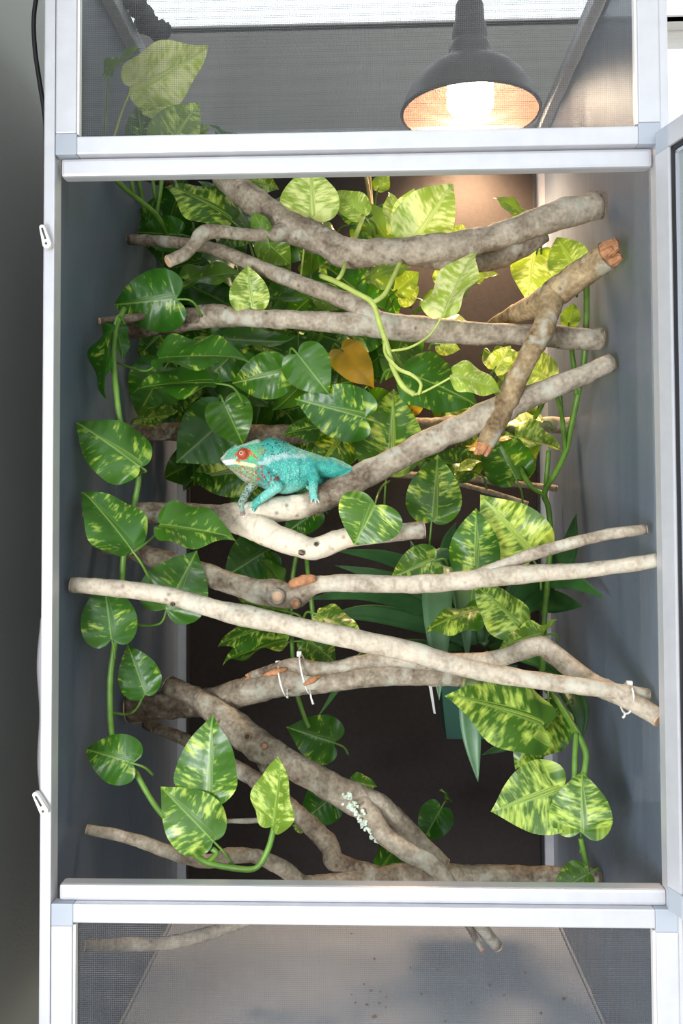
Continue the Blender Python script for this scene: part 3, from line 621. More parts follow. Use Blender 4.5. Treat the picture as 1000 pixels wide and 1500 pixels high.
def place_leaf(plant, bx, by, tx, ty, wpx, Y, var=.3, yel_lit=.0, brown=0, dY=None, flip=None, mi=None, rng=random, pet=None, petmat='stem', heart=None, drop=False):
    L2 = math.hypot(tx-bx, ty-by)
    if dY is None: dY = rng.uniform(-.25, .12)
    Y0 = Y
    for _k in range(40):
        a = P(bx, by, Y); b_ = P(tx, ty, Y+dY*L2*S(Y)); X = b_-a; L = X.length; X.normalize()
        view = (CAM-a).normalized(); n0 = view-X*view.dot(X); n0.normalize()
        wn = max(wpx*1.1*S(Y), .003); nat = L*NAT
        cosr = min(1, wn/max(nat, 1e-6)); W_ = max(nat, wn); rl_ = math.acos(cosr)
        side = X.cross(n0)
        n1 = n0*math.cos(rl_)+side*math.sin(rl_); n2 = n0*math.cos(rl_)-side*math.sin(rl_)
        nz = n1 if (n1.z+.001 >= n2.z) != bool(flip) else n2
        nz.normalize(); yv = nz.cross(X)
        ext = [a, b_, a+X*L*.35+yv*W_*.55, a+X*L*.35-yv*W_*.55]
        if max(abs(q.x) for q in ext) < WX-.001 and min(q.y for q in ext) > .004 and max(q.y for q in ext) < DP-.03: break
        Y = Y-.008 if max(q.y for q in ext) > DP-.03 or max(abs(q.x) for q in ext) >= WX-.001 else Y+.008     # keep clear of film, back and front
    if drop and Y0-Y > .09: return None
    o = bpy.data.objects.new('leaf', (LM if (heart if heart is not None else (wpx/L2 > .8 or rng.random() < .22)) else LO)[mi if mi is not None else rng.randrange(len(LM))]); col.objects.link(o)
    mw = Matrix(((X.x*L, yv.x*W_, nz.x*L, a.x), (X.y*L, yv.y*W_, nz.y*L, a.y), (X.z*L, yv.z*W_, nz.z*L, a.z), (0, 0, 0, 1)))
    o.parent = plant; o.matrix_parent_inverse = Matrix.Translation(-plant.location); o.matrix_basis = mw
    o.color = (var, yel_lit, brown, 1)
    # keep inside the film and behind the front
    if pet is not None:
        pts = [a+X*.004]+[P(q[0], q[1], q[2] if len(q) > 2 else Y+.01*(i+1)) for i, q in enumerate(pet)]
    else:
        dn = -X*.5+Vector((0, .6, -.6)); dn.normalize(); ln = min(.06, L*.55); pts = [a+X*.004, a-X*ln*.4+Vector((0, .12, -.06))*ln, a-X*ln*.6+Vector((0, .6, -.4))*ln]
    c = crom([tuple(q) for q in pts], 5); c[:, 0] = np.clip(c[:, 0], -WX+.002, WX-.002)
    v, f = tube(c, np.linspace(.0011, .0016, len(c)), 7); link('petiole', mesh('petiole', v, f), petmat, plant)
    return o
def vine(plant, pts, r_=3.2, material='stem', Y=None):
    rows = [(*P(q[0], q[1], q[2] if len(q) > 2 else Y),) for q in pts]; c = crom(rows, 7); c[:, 0] = np.clip(c[:, 0], -WX+.003, WX-.003)
    rad = r_*S(pts[0][2] if len(pts[0]) > 2 else Y)
    rr = rad*np.array([1+.12*mnoise.noise(Vector(q)*90) for q in c])
    v, f = tube(c, rr, 9); return link('stem', mesh('stem', v, f), material, plant)
def plant(px, py, Y, label, group=None): return thing('pothos_plant', P(px, py, Y), label, 'plant', group)

# --- pothos climbing behind the upper screen
pU = plant(165, 262, .2, 'pothos stems climbing behind the upper screen to one big pale leaf')
vine(pU, [(152, 245, .17), (185, 278, .2), (228, 314, .25), (246, 348, .3)], 4)
vine(pU, [(190, 250, .2), (193, 270, .2), (196, 284, .21)], 3.2, 'stem'); vine(pU, [(200, 250, .22), (207, 285, .24), (212, 312, .26)], 3.4)
vine(pU, [(222, 252, .24), (226, 280, .25), (229, 296, .26)], 3); vine(pU, [(238, 252, .24), (234, 285, .25), (229, 314, .26)], 3.4)
place_leaf(pU, 190, 127, 311, 75, 78, .16, .9, .9, mi=0, heart=False, dY=.05, flip=True, pet=[(178, 165), (163, 215), (158, 245)], petmat='stem_pale')  # big leaf's yellow raised to paint in the backlight
place_leaf(pU, 156, 114, 203, 63, 13, .13, .2, .25, mi=3, pet=[(156, 165), (152, 215), (155, 245)])
place_leaf(pU, 208, 163, 252, 134, 34, .19, .95, .55, mi=3, pet=[(207, 190), (203, 214), (200, 245)])
place_leaf(pU, 208, 214, 204, 152, 42, .22, .35, .05, mi=1)
place_leaf(pU, 240, 214, 292, 150, 66, .2, .62, .3, mi=1); place_leaf(pU, 268, 212, 306, 182, 28, .22, .3, .3, mi=0)
place_leaf(pU, 346, 222, 310, 177, 17, .34, .1, 0, mi=3)

# --- the upper mass
pM = plant(420, 520, .5, 'dense dark pothos filling the cage behind the upper branches')
rf = random.Random(11)
for t in range(175):           # the leaves deepest in the mass
    px = rf.uniform(205, 600); py = rf.uniform(265, 690)
    if px > 470 and py > 640: continue
    if px < 290 and py > 600: continue
    if px > 520 and py < 420: continue
    if px > 330 and py < 300: continue
    ln = rf.uniform(58, 96); a = rf.gauss(math.pi/2, 1.0)
    place_leaf(pM, px, py, px+ln*math.cos(a), py+ln*math.sin(a)*.85, ln*rf.uniform(.45, .75), rf.uniform(.36, .52), rf.choice((.05, .15, .25, .4)), rf.uniform(0, .06), rng=rf, drop=True)
for q in [(660, 560), (690, 640), (735, 560), (640, 650), (770, 590), (700, 600), (655, 600), (760, 640), (620, 440), (720, 520)]:
    a = rf.uniform(.2, 2.6); ln = rf.uniform(50, 70)
    place_leaf(pM, q[0], q[1], q[0]+ln*math.cos(a), q[1]+ln*math.sin(a), ln*.55, rf.uniform(.38, .5), rf.choice((.2, .5)), rf.uniform(.1, .45), rng=rf)
ML = [  # base, tip, width, depth, variegation, yellowness (own plus painted lamplight)
 (242, 347, 266, 252, 54, .36, .15, 0), (246, 345, 214, 312, 32, .33, .1, 0), (216, 332, 222, 283, 28, .4, .1, 0),
 (338, 322, 248, 255, 54, .28, .62, .06), (364, 337, 300, 254, 46, .31, .1, .03), (350, 252, 406, 276, 46, .34, .75, .25),
 (398, 299, 484, 316, 27, .33, .55, .05), (488, 344, 456, 318, 14, .34, .4, .5), (533, 317, 491, 276, 40, .27, .5, .5), (537, 320, 490, 302, 26, .29, .4, .1), (566, 352, 530, 292, 46, .31, .15, .3),
 (553, 279, 566, 246, 23, .4, .3, .35), (581, 338, 574, 278, 34, .27, .7, .8), (592, 338, 604, 273, 44, .255, .7, .85), (600, 360, 637, 350, 20, .235, .7, .8), (684, 354, 646, 330, 22, .3, .6, .7),
 (388, 342, 370, 308, 28, .21, .2, .2), (384, 348, 428, 390, 48, .26, .2, .2), (455, 402, 456, 356, 26, .3, .1, .15), (275, 411, 354, 391, 30, .24, .15, .12),
 (270, 414, 352, 452, 60, .36, .1, 0), (305, 382, 238, 398, 40, .38, .2, 0), (541, 442, 478, 384, 60, .36, .15, 0), (552, 398, 588, 462, 48, .34, .1, 0), (538, 406, 598, 383, 30, .27, .3, .3), (578, 427, 614, 398, 36, .3, .4, .5),
 (584, 434, 616, 420, 36, .33, .7, .6), (644, 414, 652, 386, 24, .3, .6, .8), (694, 416, 729, 396, 13, .3, .5, .8), (648, 470, 710, 475, 18, .3, .6, .7), (782, 332, 737, 277, 26, .3, .25, .4),
 (786, 368, 772, 437, 62, .33, .8, .65), (840, 399, 814, 345, 56, .26, .5, .45), (832, 477, 841, 443, 27, .33, .2, .35),
 (384, 438, 462, 430, 25, .27, .1, .05), (460, 432, 494, 457, 24, .27, .1, .2), (482, 416, 438, 404, 22, .3, .1, 0), (470, 362, 502, 388, 26, .3, .1, .1),
 (310, 494, 430, 510, 36, .25, .1, 0), (352, 508, 298, 560, 62, .29, .3, 0), (414, 546, 338, 562, 64, .23, .3, .03), (436, 519, 480, 575, 66, .2, .05, .04),
 (534, 612, 431, 584, 76, .22, .4, 0), (482, 626, 413, 630, 36, .27, .45, .03), (454, 550, 403, 606, 42, .3, .05, .08), (512, 630, 460, 694, 64, .28, .6, .03),
 (328, 590, 356, 652, 64, .22, .08, .05), (332, 612, 260, 676, 88, .28, .1, 0), (368, 690, 276, 700, 66, .36, .6, .05), (240, 540, 200, 612, 76, .3, .05, 0), (206, 612, 264, 608, 28, .27, .8, .15),
 (566, 692, 577, 567, 90, .26, .6, .06), (592, 545, 704, 584, 74, .24, .25, .02), (640, 504, 674, 512, 26, .3, .6, .5), (724, 540, 748, 506, 32, .33, .7, .7), (806, 562, 738, 520, 62, .33, .7, .45),
 (756, 702, 714, 622, 66, .36, .35, .03), (756, 640, 827, 651, 30, .32, .7, .3), (792, 617, 732, 622, 15, .34, .6, .8), (692, 690, 622, 664, 48, .34, .4, .05), (668, 691, 703, 671, 16, .32, .5, .3),
 (632, 763, 641, 664, 74, .24, .5, .05), (694, 834, 697, 744, 68, .17, .45, .04), (776, 814, 706, 728, 92, .2, .82, .12), (636, 822, 572, 846, 56, .22, .45, .08),
 (758, 917, 697, 853, 58, .2, .75, .12), (704, 893, 621, 914, 38, .22, .55, .06), (798, 930, 729, 942, 34, .17, .65, .15), (793, 932, 812, 905, 8, .17, .3, .3),
]
for q in ML[:-9]: place_leaf(pM, *q[:6], q[6], q[7])
place_leaf(pM, 453, 316, 455, 242, 80, .25, .85, .6, mi=0, pet=[(447, 350), (441, 400), (438, 430, .3)], petmat='stem_pale')
place_leaf(pM, 597, 358, 664, 263, 80, .225, .85, .7, mi=1, dY=-.1)
place_leaf(pM, 366, 449, 362, 388, 54, .2, .8, .35, mi=3)
place_leaf(pM, 550, 740, 519, 798, 90, .088, .5, .08, mi=1, dY=-.1, pet=[(553, 725, .11), (560, 712, .16), (570, 705, .24)])
place_leaf(pM, 500, 512, 547, 562, 50, .31, .1, .6, brown=.85, mi=2)
place_leaf(pM, 600, 602, 622, 588, 20, .27, .1, .4, brown=1, mi=5); place_leaf(pM, 690, 655, 745, 628, 14, .3, .1, .4, brown=1, mi=5)
vine(pM, [(534, 248, .42), (541, 290, .42), (548, 352, .42), (552, 420, .44)], 3, 'stem_tan'); vine(pM, [(540, 248, .43), (544, 300, .43), (549, 352, .43)], 2.6, 'stem_tan')
for a, b_ in (((630, 455), (645, 412)), ((605, 460), (640, 425)), ((450, 500), (460, 480)), ((462, 505), (470, 480)), ((530, 520), (500, 480)), ((340, 450), (385, 425)), ((600, 560), (560, 500))):
    vine(pM, [(a[0], a[1], .36), ((a[0]+b_[0])/2+4, (a[1]+b_[1])/2, .34), (b_[0], b_[1], .31)], 2.8)

# --- pale vine looped in front of the straight limb
pV = plant(487, 410, .17, 'pale yellow-green pothos vine looping over the long straight limb')
vine(pV, [(470, 404, .2), (490, 412, .18), (520, 428, .165), (545, 444, .155), (556, 475, .15), (566, 505, .145), (576, 540, .14), (590, 566, .135), (607, 578, .13)], 3.9, 'stem_pale')
vine(pV, [(545, 444, .155), (562, 432, .16), (573, 412, .17), (586, 384, .19)], 3.6, 'stem_pale')
vine(pV, [(492, 412, .18), (500, 402, .18), (506, 386, .2)], 3.4, 'stem_pale'); vine(pV, [(516, 358, .24), (523, 340, .25), (532, 318, .27)], 3.6, 'stem_pale')
vine(pV, [(563, 500, .145), (565, 520, .14), (583, 540, .125), (604, 550, .12), (616, 562, .12), (613, 578, .125)], 2.6, 'stem_pale')
place_leaf(pV, 648, 463, 688, 357, 54, .145, .8, .85, mi=1, dY=.1, pet=[(630, 490, .15), (600, 509, .148), (572, 514, .145)], petmat='stem_pale')
place_leaf(pV, 663, 547, 739, 564, 40, .11, .6, .75, mi=2, dY=.0, pet=[(640, 564, .12), (618, 575, .127), (605, 578, .13)], petmat='stem_pale')

# --- vine trailing down beside the dark film
pL = plant(180, 455, .1, 'pothos vine hanging down beside the shaded side film, dark long-stalked leaves')
vine(pL, [(182, 452, .14), (170, 480, .12), (166, 520, .11), (170, 570, .1), (178, 625, .1), (196, 665, .1), (203, 700, .1), (196, 740, .1), (183, 800, .1), (179, 850, .1), (182, 890, .1), (170, 935, .1), (162, 985, .1), (161, 1030, .1), (164, 1075, .105), (176, 1105, .108), (198, 1131, .1)], 4.3)
vine(pL, [(198, 1130, .1), (222, 1172, .09), (246, 1203, .08), (276, 1240, .07), (300, 1262, .06), (345, 1272, .05), (375, 1271, .05), (392, 1245, .05), (402, 1210, .05)], 4.2)
vine(pL, [(310, 1243, .055), (317, 1250, .055), (306, 1262, .06)], 4, 'stem')
place_leaf(pL, 258, 438, 162, 447, 86, .16, .22, 0, mi=7); place_leaf(pL, 233, 525, 360, 509, 42, .14, .3, .02, mi=1, pet=[(216, 543), (190, 538), (170, 530)])
place_leaf(pL, 166, 480, 142, 584, 22, .1, .2, .0, mi=3, dY=.05); place_leaf(pL, 170, 480, 184, 524, 24, .14, .1, 0, mi=1)
place_leaf(pL, 313, 561, 193, 556, 42, .15, .35, .02, mi=1, dY=-.1)
place_leaf(pL, 205, 684, 110, 612, 82, .08, .32, .03, mi=7, dY=-.1, pet=[(214, 690), (206, 692), (203, 700)])
place_leaf(pL, 191, 803, 124, 712, 74, .055, .3, .02, mi=1, dY=0); place_leaf(pL, 234, 768, 344, 778, 60, .075, .3, .04, mi=1, pet=[(228, 782), (214, 795), (190, 812)], dY=.0)
place_leaf(pL, 243, 892, 287, 809, 92, .12, .3, .03, mi=1, pet=[(236, 912), (212, 916), (192, 912)]); place_leaf(pL, 163, 936, 152, 848, 74, .095, .2, .02, mi=2, pet=[(167, 950), (168, 965)], dY=0)
place_leaf(pL, 213, 1018, 187, 944, 56, .13, .25, .02, mi=1, pet=[(202, 1035), (188, 1046), (163, 1044)], dY=0); place_leaf(pL, 194, 1118, 121, 1096, 66, .095, .25, .03, mi=2, dY=0)
place_leaf(pL, 302, 1172, 308, 1049, 82, .065, .45, .05, mi=0, dY=.05); place_leaf(pL, 312, 1232, 237, 1154, 80, .05, .42, .08, mi=2, dY=-.05)
place_leaf(pL, 397, 1211, 417, 1106, 56, .05, .6, .3, mi=4, dY=.0, pet=[(400, 1225, .05), (397, 1238, .05)])

# --- vine down the middle of the lower half
pC = plant(430, 815, .3, 'shaded pothos vine hanging in front of the black back panel')
vine(pC, [(436, 800, .32), (428, 850, .32), (426, 900, .31), (428, 950, .31), (432, 1005, .31), (446, 1052, .31), (452, 1066, .31)], 3.4); vine(pC, [(448, 812, .32), (452, 850, .31), (458, 900, .31), (460, 940, .31)], 3.4)
for q in [(392, 806, 328, 846, 72, .33, .15, 0), (376, 782, 438, 806, 34, .32, .3, .08), (412, 854, 386, 816, 22, .3, .1, .1), (462, 750, 413, 784, 42, .34, .2, 0), (420, 896, 344, 882, 32, .3, .4, .1), (398, 921, 316, 933, 40, .3, .5, .05),
          (420, 941, 321, 958, 40, .29, .55, .05), (450, 934, 493, 972, 46, .3, .5, .05), (465, 900, 534, 926, 40, .2, .6, .1), (488, 1088, 422, 1066, 64, .33, .3, .02), (492, 1164, 436, 1208, 54, .33, .2, 0), (514, 1146, 553, 1150, 24, .33, .3, .05),
          (646, 1184, 618, 1234, 46, .42, .1, 0), (560, 1268, 597, 1212, 42, .3, .35, .03), (650, 1160, 665, 1174, 6, .42, .1, .1), (446, 1214, 428, 1209, 14, .33, .6, .2)]:
    place_leaf(pC, *q[:6], q[6], q[7])

# --- vine on the sunnier side
pR = plant(850, 410, .25, 'long-jointed pothos vine down the corner post to brightly variegated low leaves')
vine(pR, [(858, 398, .22), (859, 450, .22), (856, 520, .23), (848, 568, .24), (836, 625, .26), (828, 662, .28), (812, 695, .3), (797, 722, .32), (803, 745, .33), (806, 790, .33), (802, 850, .32), (797, 905, .3), (796, 960, .28), (794, 1000, .25), (815, 1025, .2), (842, 1068, .15), (848, 1078, .14)], 4.6)
vine(pR, [(797, 724, .32), (780, 715, .33), (768, 698, .34), (763, 686, .35)], 3.8); vine(pR, [(798, 720, .32), (801, 690, .31), (803, 660, .31)], 3.6)
vine(pR, [(814, 577, .2), (822, 605, .23), (826, 640, .26), (828, 660, .28)], 3.4); vine(pR, [(837, 512, .24), (841, 545, .24), (844, 578, .24)], 3.8)
vine(pR, [(800, 560, .3), (795, 590, .32), (783, 612, .34)], 3.4)
vine(pR, [(844, 1074, .14), (842, 1105, .13), (841, 1142, .12)], 4.2); vine(pR, [(848, 1078, .14), (858, 1105, .13), (854, 1140, .12)], 4.6); vine(pR, [(850, 1228, .11), (856, 1255, .11), (861, 1280, .11)], 4)
for q in ML[-9:-2]: place_leaf(pR, *q[:6], q[6], q[7])
place_leaf(pR, 798, 930, 729, 942, 34, .17, .65, .15, mi=1); place_leaf(pR, 793, 932, 812, 905, 8, .17, .3, .3)
place_leaf(pR, 793, 1063, 664, 1007, 88, .16, .62, .08, mi=2, dY=-.1, pet=[(800, 1058, .18), (803, 1020, .2), (797, 985, .25)]); place_leaf(pR, 822, 1040, 749, 1119, 68, .22, .72, .06, mi=1)
place_leaf(pR, 822, 1160, 721, 1188, 94, .125, .8, .12, mi=0, dY=-.15, pet=[(832, 1155, .13), (842, 1142, .12)]); place_leaf(pR, 850, 1218, 852, 1132, 80, .1, .6, .1, mi=2, dY=.1, pet=[(851, 1235, .12), (850, 1250, .12)])
place_leaf(pR, 863, 1279, 806, 1310, 44, .1, .3, .12, mi=1)
vine(pR, [(862, 1210, .2), (880, 1190, .21), (893, 1178, .22)], 1.8)

# --- strap-leaved plant in its hanging pot
pS = thing('strap_leaf_plant', P(690, 960, .44), 'strap-leaved plant with long arching blades in a dark green pot', 'plant')
def blade(pts, w_, material='strap_leaf', fold=.25):
    rows = [(*P(q[0], q[1], q[2]), 0) for q in pts]; c = crom(rows, 8)[:, :3]; T, N, B = frames(c); n_ = len(c); V = []; F = []
    for i in range(n_):
        t = i/(n_-1); ww = w_*S(pts[0][2])*.5*min(1, .45+1.4*t)*(1-max(0, (t-.55)/.45)**1.7)
        sv = np.cross(T[i], np.array(CAM)-c[i]); sv /= np.linalg.norm(sv)+1e-9; nv = np.cross(sv, T[i]); nv /= np.linalg.norm(nv)
        for k in (-1, -.5, 0, .5, 1): V.append(c[i]+sv*ww*k+nv*ww*fold*abs(k)+nv*.0)
    for i in range(n_-1):
        for k in range(4): F.append((i*5+k, i*5+k+1, i*5+k+6, i*5+k+5))
    o = link('blade', mesh('blade', V, F), material, pS); so = o.modifiers.new('t', 'SOLIDIFY'); so.thickness = .0007
for q in [([(690, 945, .44), (668, 845, .41), (645, 825, .36), (640, 880, .31), (642, 950, .285), (643, 1026, .27)], 40, 'strap_leaf_pale'), ([(700, 940, .44), (698, 850, .42), (686, 835, .38), (683, 890, .345), (684, 970, .33)], 36, 'strap_leaf_pale'),
          ([(705, 960, .44), (690, 1000, .3), (690, 1070, .27), (700, 1146, .26)], 28, 'strap_leaf_pale'),
          ([(690, 940, .44), (620, 892, .42), (540, 868, .38), (450, 878, .34)], 26, 'strap_leaf'), ([(690, 935, .44), (640, 880, .42), (580, 850, .40), (490, 828, .38)], 24, 'strap_leaf'),
          ([(690, 935, .44), (630, 850, .42), (570, 818, .40), (490, 806, .36)], 22, 'strap_leaf'), ([(690, 945, .44), (620, 915, .42), (540, 898, .40), (470, 905, .38)], 26, 'strap_leaf'),
          ([(680, 950, .44), (600, 945, .38), (530, 965, .33), (465, 1050, .28)], 18, 'strap_leaf'), ([(700, 940, .44), (660, 850, .44), (655, 800, .42), (668, 765, .4)], 22, 'strap_leaf'),
          ([(720, 940, .44), (770, 880, .42), (825, 820, .34), (844, 752, .27)], 32, 'strap_leaf'), ([(720, 940, .44), (770, 860, .38), (830, 850, .28), (886, 876, .2)], 24, 'strap_leaf'), ([(720, 940, .44), (775, 880, .4), (815, 882, .34), (852, 888, .28)], 34, 'strap_leaf'),
          ([(720, 945, .44), (800, 970, .36), (845, 1030, .28), (852, 1085, .26)], 30, 'strap_leaf'), ([(715, 950, .44), (770, 1040, .36), (748, 1085, .32), (706, 1106, .3)], 18, 'strap_leaf'),
          ([(705, 940, .44), (690, 880, .45), (620, 830, .45), (600, 790, .45)], 22, 'strap_leaf'), ([(705, 945, .44), (740, 890, .46), (760, 850, .47), (770, 800, .46)], 26, 'strap_leaf'), ([(715, 950, .44), (740, 945, .38), (770, 960, .34), (815, 985, .3)], 24, 'strap_leaf')]:
    blade(*q)
# square tapering nursery pot on a wire hook from the back panel
c0 = P(694, 1072, .455); pw, ph = .052, .105; V = []; 
for zz, s_ in ((0, .82), (ph-.012, 1), (ph-.012, 1.05), (ph, 1.05), (ph, .96), (.015, .78)):
    for a, b_ in ((-1, -1), (1, -1), (1, 1), (-1, 1)): V.append((c0.x+a*pw*s_, c0.y+b_*pw*s_, c0.z+zz))
F = [(3, 2, 1, 0), (20, 21, 22, 23)]+[(r_*4+k, r_*4+(k+1) % 4, r_*4+4+(k+1) % 4, r_*4+4+k) for r_ in range(5) for k in range(4)]
link('pot', mesh('pot', V, F, False), 'pot_green', pS)
v, f = boxv((c0.x-pw*.8, c0.y-pw*.8, c0.z+ph-.03), (c0.x+pw*.8, c0.y+pw*.8, c0.z+ph-.012)); link('soil', mesh('soil', v, f, False), 'crumb', pS)
a = P(629, 1004, .40); b_ = P(637, 1046, .41); V = [a+Vector((-.0015, 0, .001)), a+Vector((.003, 0, .0)), b_+Vector((.001, 0, 0)), b_+Vector((-.002, 0, .001))]; V += [q+Vector((0, .0008, 0)) for q in V]
link('plant_tag', mesh('plant_tag', V, [(0, 1, 2, 3), (7, 6, 5, 4), (0, 4, 5, 1), (1, 5, 6, 2), (2, 6, 7, 3), (3, 7, 4, 0)], False), 'tie_white', pS)
v, f = tube([(c0.x-.03, c0.y+pw, c0.z+ph), (c0.x, DP-.03, c0.z+ph+.05), (c0.x, DP-.014, c0.z+ph+.06)], .0012, 6); link('hanging_wire', mesh('hanging_wire', v, f), 'dark_steel', pS)

# ------------------------------------------------------------------ chameleon
def build_chameleon():
    YC = .139; O = P(420, 690, YC); ex = P(421, 690, YC)-O; ev = P(420, 691, YC)-O; sw = S(YC)
    h = .9; U = np.arange(312, 528, h); Vv = np.arange(634, 766, h); Wd = np.arange(-40, 46, h)
    u, v = np.meshgrid(U, Vv, indexing='ij')
    zp = [(98, 238), (118, 218), (132, 196), (150, 178), (185, 155), (230, 148), (280, 128), (330, 108), (362, 105), (377, 124), (392, 112), (410, 104), (440, 101), (490, 108), (540, 128), (600, 158), (660, 180), (720, 200), (780, 220), (840, 245), (900, 265), (945, 290), (960, 308), (935, 330), (900, 348), (860, 362), (800, 362), (750, 368), (710, 395), (670, 425), (620, 452), (570, 468), (520, 471), (470, 462), (420, 447), (370, 424), (330, 408), (295, 405), (255, 385), (215, 355), (180, 320), (150, 292), (124, 268), (112, 252)]
    poly = [(300+a/4.545, 620+b_/4.545) for a, b_ in zp]
    def psdf(u, v, pts):
        d = np.full(u.shape, 1e9); ins = np.zeros(u.shape, bool); n_ = len(pts)
        for i in range(n_):
            ax, ay = pts[i]; bx, by = pts[(i+1) % n_]; dx, dy = bx-ax, by-ay
            t = np.clip(((u-ax)*dx+(v-ay)*dy)/(dx*dx+dy*dy), 0, 1); d = np.minimum(d, (u-ax-t*dx)**2+(v-ay-t*dy)**2)
            c = ((ay > v) != (by > v)) & (u < (bx-ax)*(v-ay)/(by-ay+1e-12)+ax); ins ^= c
        return np.where(ins, -1, 1)*np.sqrt(d)
    s2 = psdf(u, v, poly)
    T = np.interp(u, [320, 335, 355, 378, 390, 415, 445, 470, 500, 512], [5, 10, 17, 18, 20, 27, 26, 20, 14, 11]); R = np.interp(u, [320, 340, 365, 390, 415, 445, 480, 512], [7, 14, 20, 26, 30, 28, 18, 12])
    dd = np.clip(-s2/R, 0, 1); hh = T*np.sqrt(np.clip(1-(1-dd)**2, 0, 1))
    w3 = Wd[None, None, :]
    F = np.where(s2[:, :, None] < 0, (np.abs(w3)-hh[:, :, None])*.75, np.sqrt(np.maximum(s2, 0)[:, :, None]**2+w3**2))
    u3, v3 = u[:, :, None], v[:, :, None]
    def smin(a, b_, k):
        x = np.clip(.5+.5*(b_-a)/k, 0, 1); return b_*(1-x)+a*x-k*x*(1-x)
    def cap(p, q, r0, r1):
        p, q = np.array(p, float), np.array(q, float); d = q-p
        t = np.clip(((u3-p[0])*d[0]+(v3-p[1])*d[1]+(w3-p[2])*d[2])/(d@d), 0, 1)
        return np.sqrt((u3-p[0]-t*d[0])**2+(v3-p[1]-t*d[1])**2+(w3-p[2]-t*d[2])**2)-(r0+(r1-r0)*t)
    def add(F, p, q, r0, r1, k=4): return smin(F, cap(p, q, r0, r1), k)
    for sgn in (-1, 1):
        F = add(F, (359, 666, sgn*13), (358, 666, sgn*20), 9.5, 6.5, 3)           # eye turrets
        F = add(F, (340, 660, sgn*7), (378, 648, sgn*7), 3, 4.5, 3)               # casque ridges
        F = add(F, (328, 676, sgn*3.5), (372, 682, sgn*14.5), 2.4, 3, 2)          # lower jaw line
    for i in range(9): F = add(F, (326+i*2.4, 671-i*2.2, -5), (326+i*2.4, 671-i*2.2, 5), 1.9, 1.9, 1)   # knobbly snout
    for i in range(30):                                                         # dorsal crest
        a = poly[11+int(i*.36)] if 11+int(i*.36)+1 < 22 else poly[20]; b_ = poly[min(12+int(i*.36), 21)]; t = (i*.36) % 1
        cx_, cy_ = a[0]+(b_[0]-a[0])*t, a[1]+(b_[1]-a[1])*t; F = add(F, (cx_, cy_+1, 0), (cx_+1, cy_-.9, 0), 1.5, .8, 1)
    # near foreleg, forearm reaching forward onto the branch
    F = add(F, (388, 692, -17), (409, 713, -28), 10, 8.5, 3); F = add(F, (409, 714, -28), (380, 735, -22), 8, 6, 2)
    F = add(F, (381, 735, -22), (371, 740, -21), 5.5, 4, 2); F = add(F, (379, 737, -22), (375, 747, -25), 4.2, 2.8, 2); F = add(F, (373, 739, -21), (365, 746, -21), 3.8, 2.4, 2)
    # far foreleg straight down
    F = add(F, (372, 703, 4), (362, 720, 2), 8, 6.3, 4); F = add(F, (362, 720, 0), (355, 740, -17), 6.4, 5.6, 2); F = add(F, (355, 740, -17), (359, 753, -27), 5.2, 3.8, 2); F = add(F, (356, 739, -14), (347, 743, -12), 4, 2.4, 2)
    # hind legs
    F = add(F, (454, 680, -13), (461, 701, -24), 10.5, 8.5, 5); F = add(F, (461, 701, -24), (460, 720, -22), 7.8, 6.2, 3); F = add(F, (460, 720, -22), (465, 732, -25), 5, 2.8, 2); F = add(F, (460, 720, -22), (458, 732, -25), 4.4, 2.4, 2); F = add(F, (458, 716, -17), (451, 714, -8), 4.6, 3, 2)
    F = add(F, (458, 682, 12), (470, 702, 22), 10, 8, 5); F = add(F, (470, 702, 22), (462, 718, 18), 7.5, 6, 3)
    # tail root and tail winding behind the branch
    F = add(F, (485, 684, 0), (507, 692, 6), 14, 11.5, 5); F = add(F, (507, 692, 6), (512, 706, 24), 11, 9, 3); F = add(F, (512, 706, 24), (498, 728, 30), 8.5, 7, 3); F = add(F, (498, 728, 30), (480, 742, 26), 7, 5, 3)
    # surface nets
    ins = F < 0; nx, ny, nz = F.shape; acc = np.zeros((nx-1, ny-1, nz-1, 3), np.float32); cnt = np.zeros((nx-1, ny-1, nz-1), np.float32)
    C = [(i, j, k) for i in (0, 1) for j in (0, 1) for k in (0, 1)]
    def sub(a, c): return a[c[0]:nx-1+c[0], c[1]:ny-1+c[1], c[2]:nz-1+c[2]]
    tot = sum(sub(ins, c).astype(np.int8) for c in C); act = (tot > 0) & (tot < 8)
    for a in C:
        for ax in range(3):
            if a[ax]: continue
            b_ = list(a); b_[ax] = 1; b_ = tuple(b_); fa, fb = sub(F, a), sub(F, b_); cr = (sub(ins, a) != sub(ins, b_)) & act
            t = np.where(cr, fa/np.where(np.abs(fa-fb) < 1e-9, 1, fa-fb), 0)
            for d in range(3): acc[..., d] += np.where(cr, a[d]+(t if d == ax else 0), 0)
            cnt += cr
    ids = np.full(act.shape, -1, np.int64); ii = np.argwhere(act); ids[act] = np.arange(len(ii)); pos = ii+acc[act]/cnt[act][:, None]
    px = np.stack([U[0]+pos[:, 0]*h, Vv[0]+pos[:, 1]*h, Wd[0]+pos[:, 2]*h], 1); Q = []
    for ax in range(3):
        o1, o2 = (ax+1) % 3, (ax+2) % 3; sl0 = [slice(None)]*3; sl1 = [slice(None)]*3; sl0[ax] = slice(0, -1); sl1[ax] = slice(1, None)
        ch = np.argwhere(ins[tuple(sl0)] != ins[tuple(sl1)]); ch = ch[(ch[:, o1] > 0) & (ch[:, o2] > 0) & (ch[:, o1] < F.shape[o1]-1) & (ch[:, o2] < F.shape[o2]-1)]
        q = []
        for d1, d2 in ((0, 0), (1, 0), (1, 1), (0, 1)):
            c = ch.copy(); c[:, o1] -= d1; c[:, o2] -= d2; q.append(ids[c[:, 0], c[:, 1], c[:, 2]])
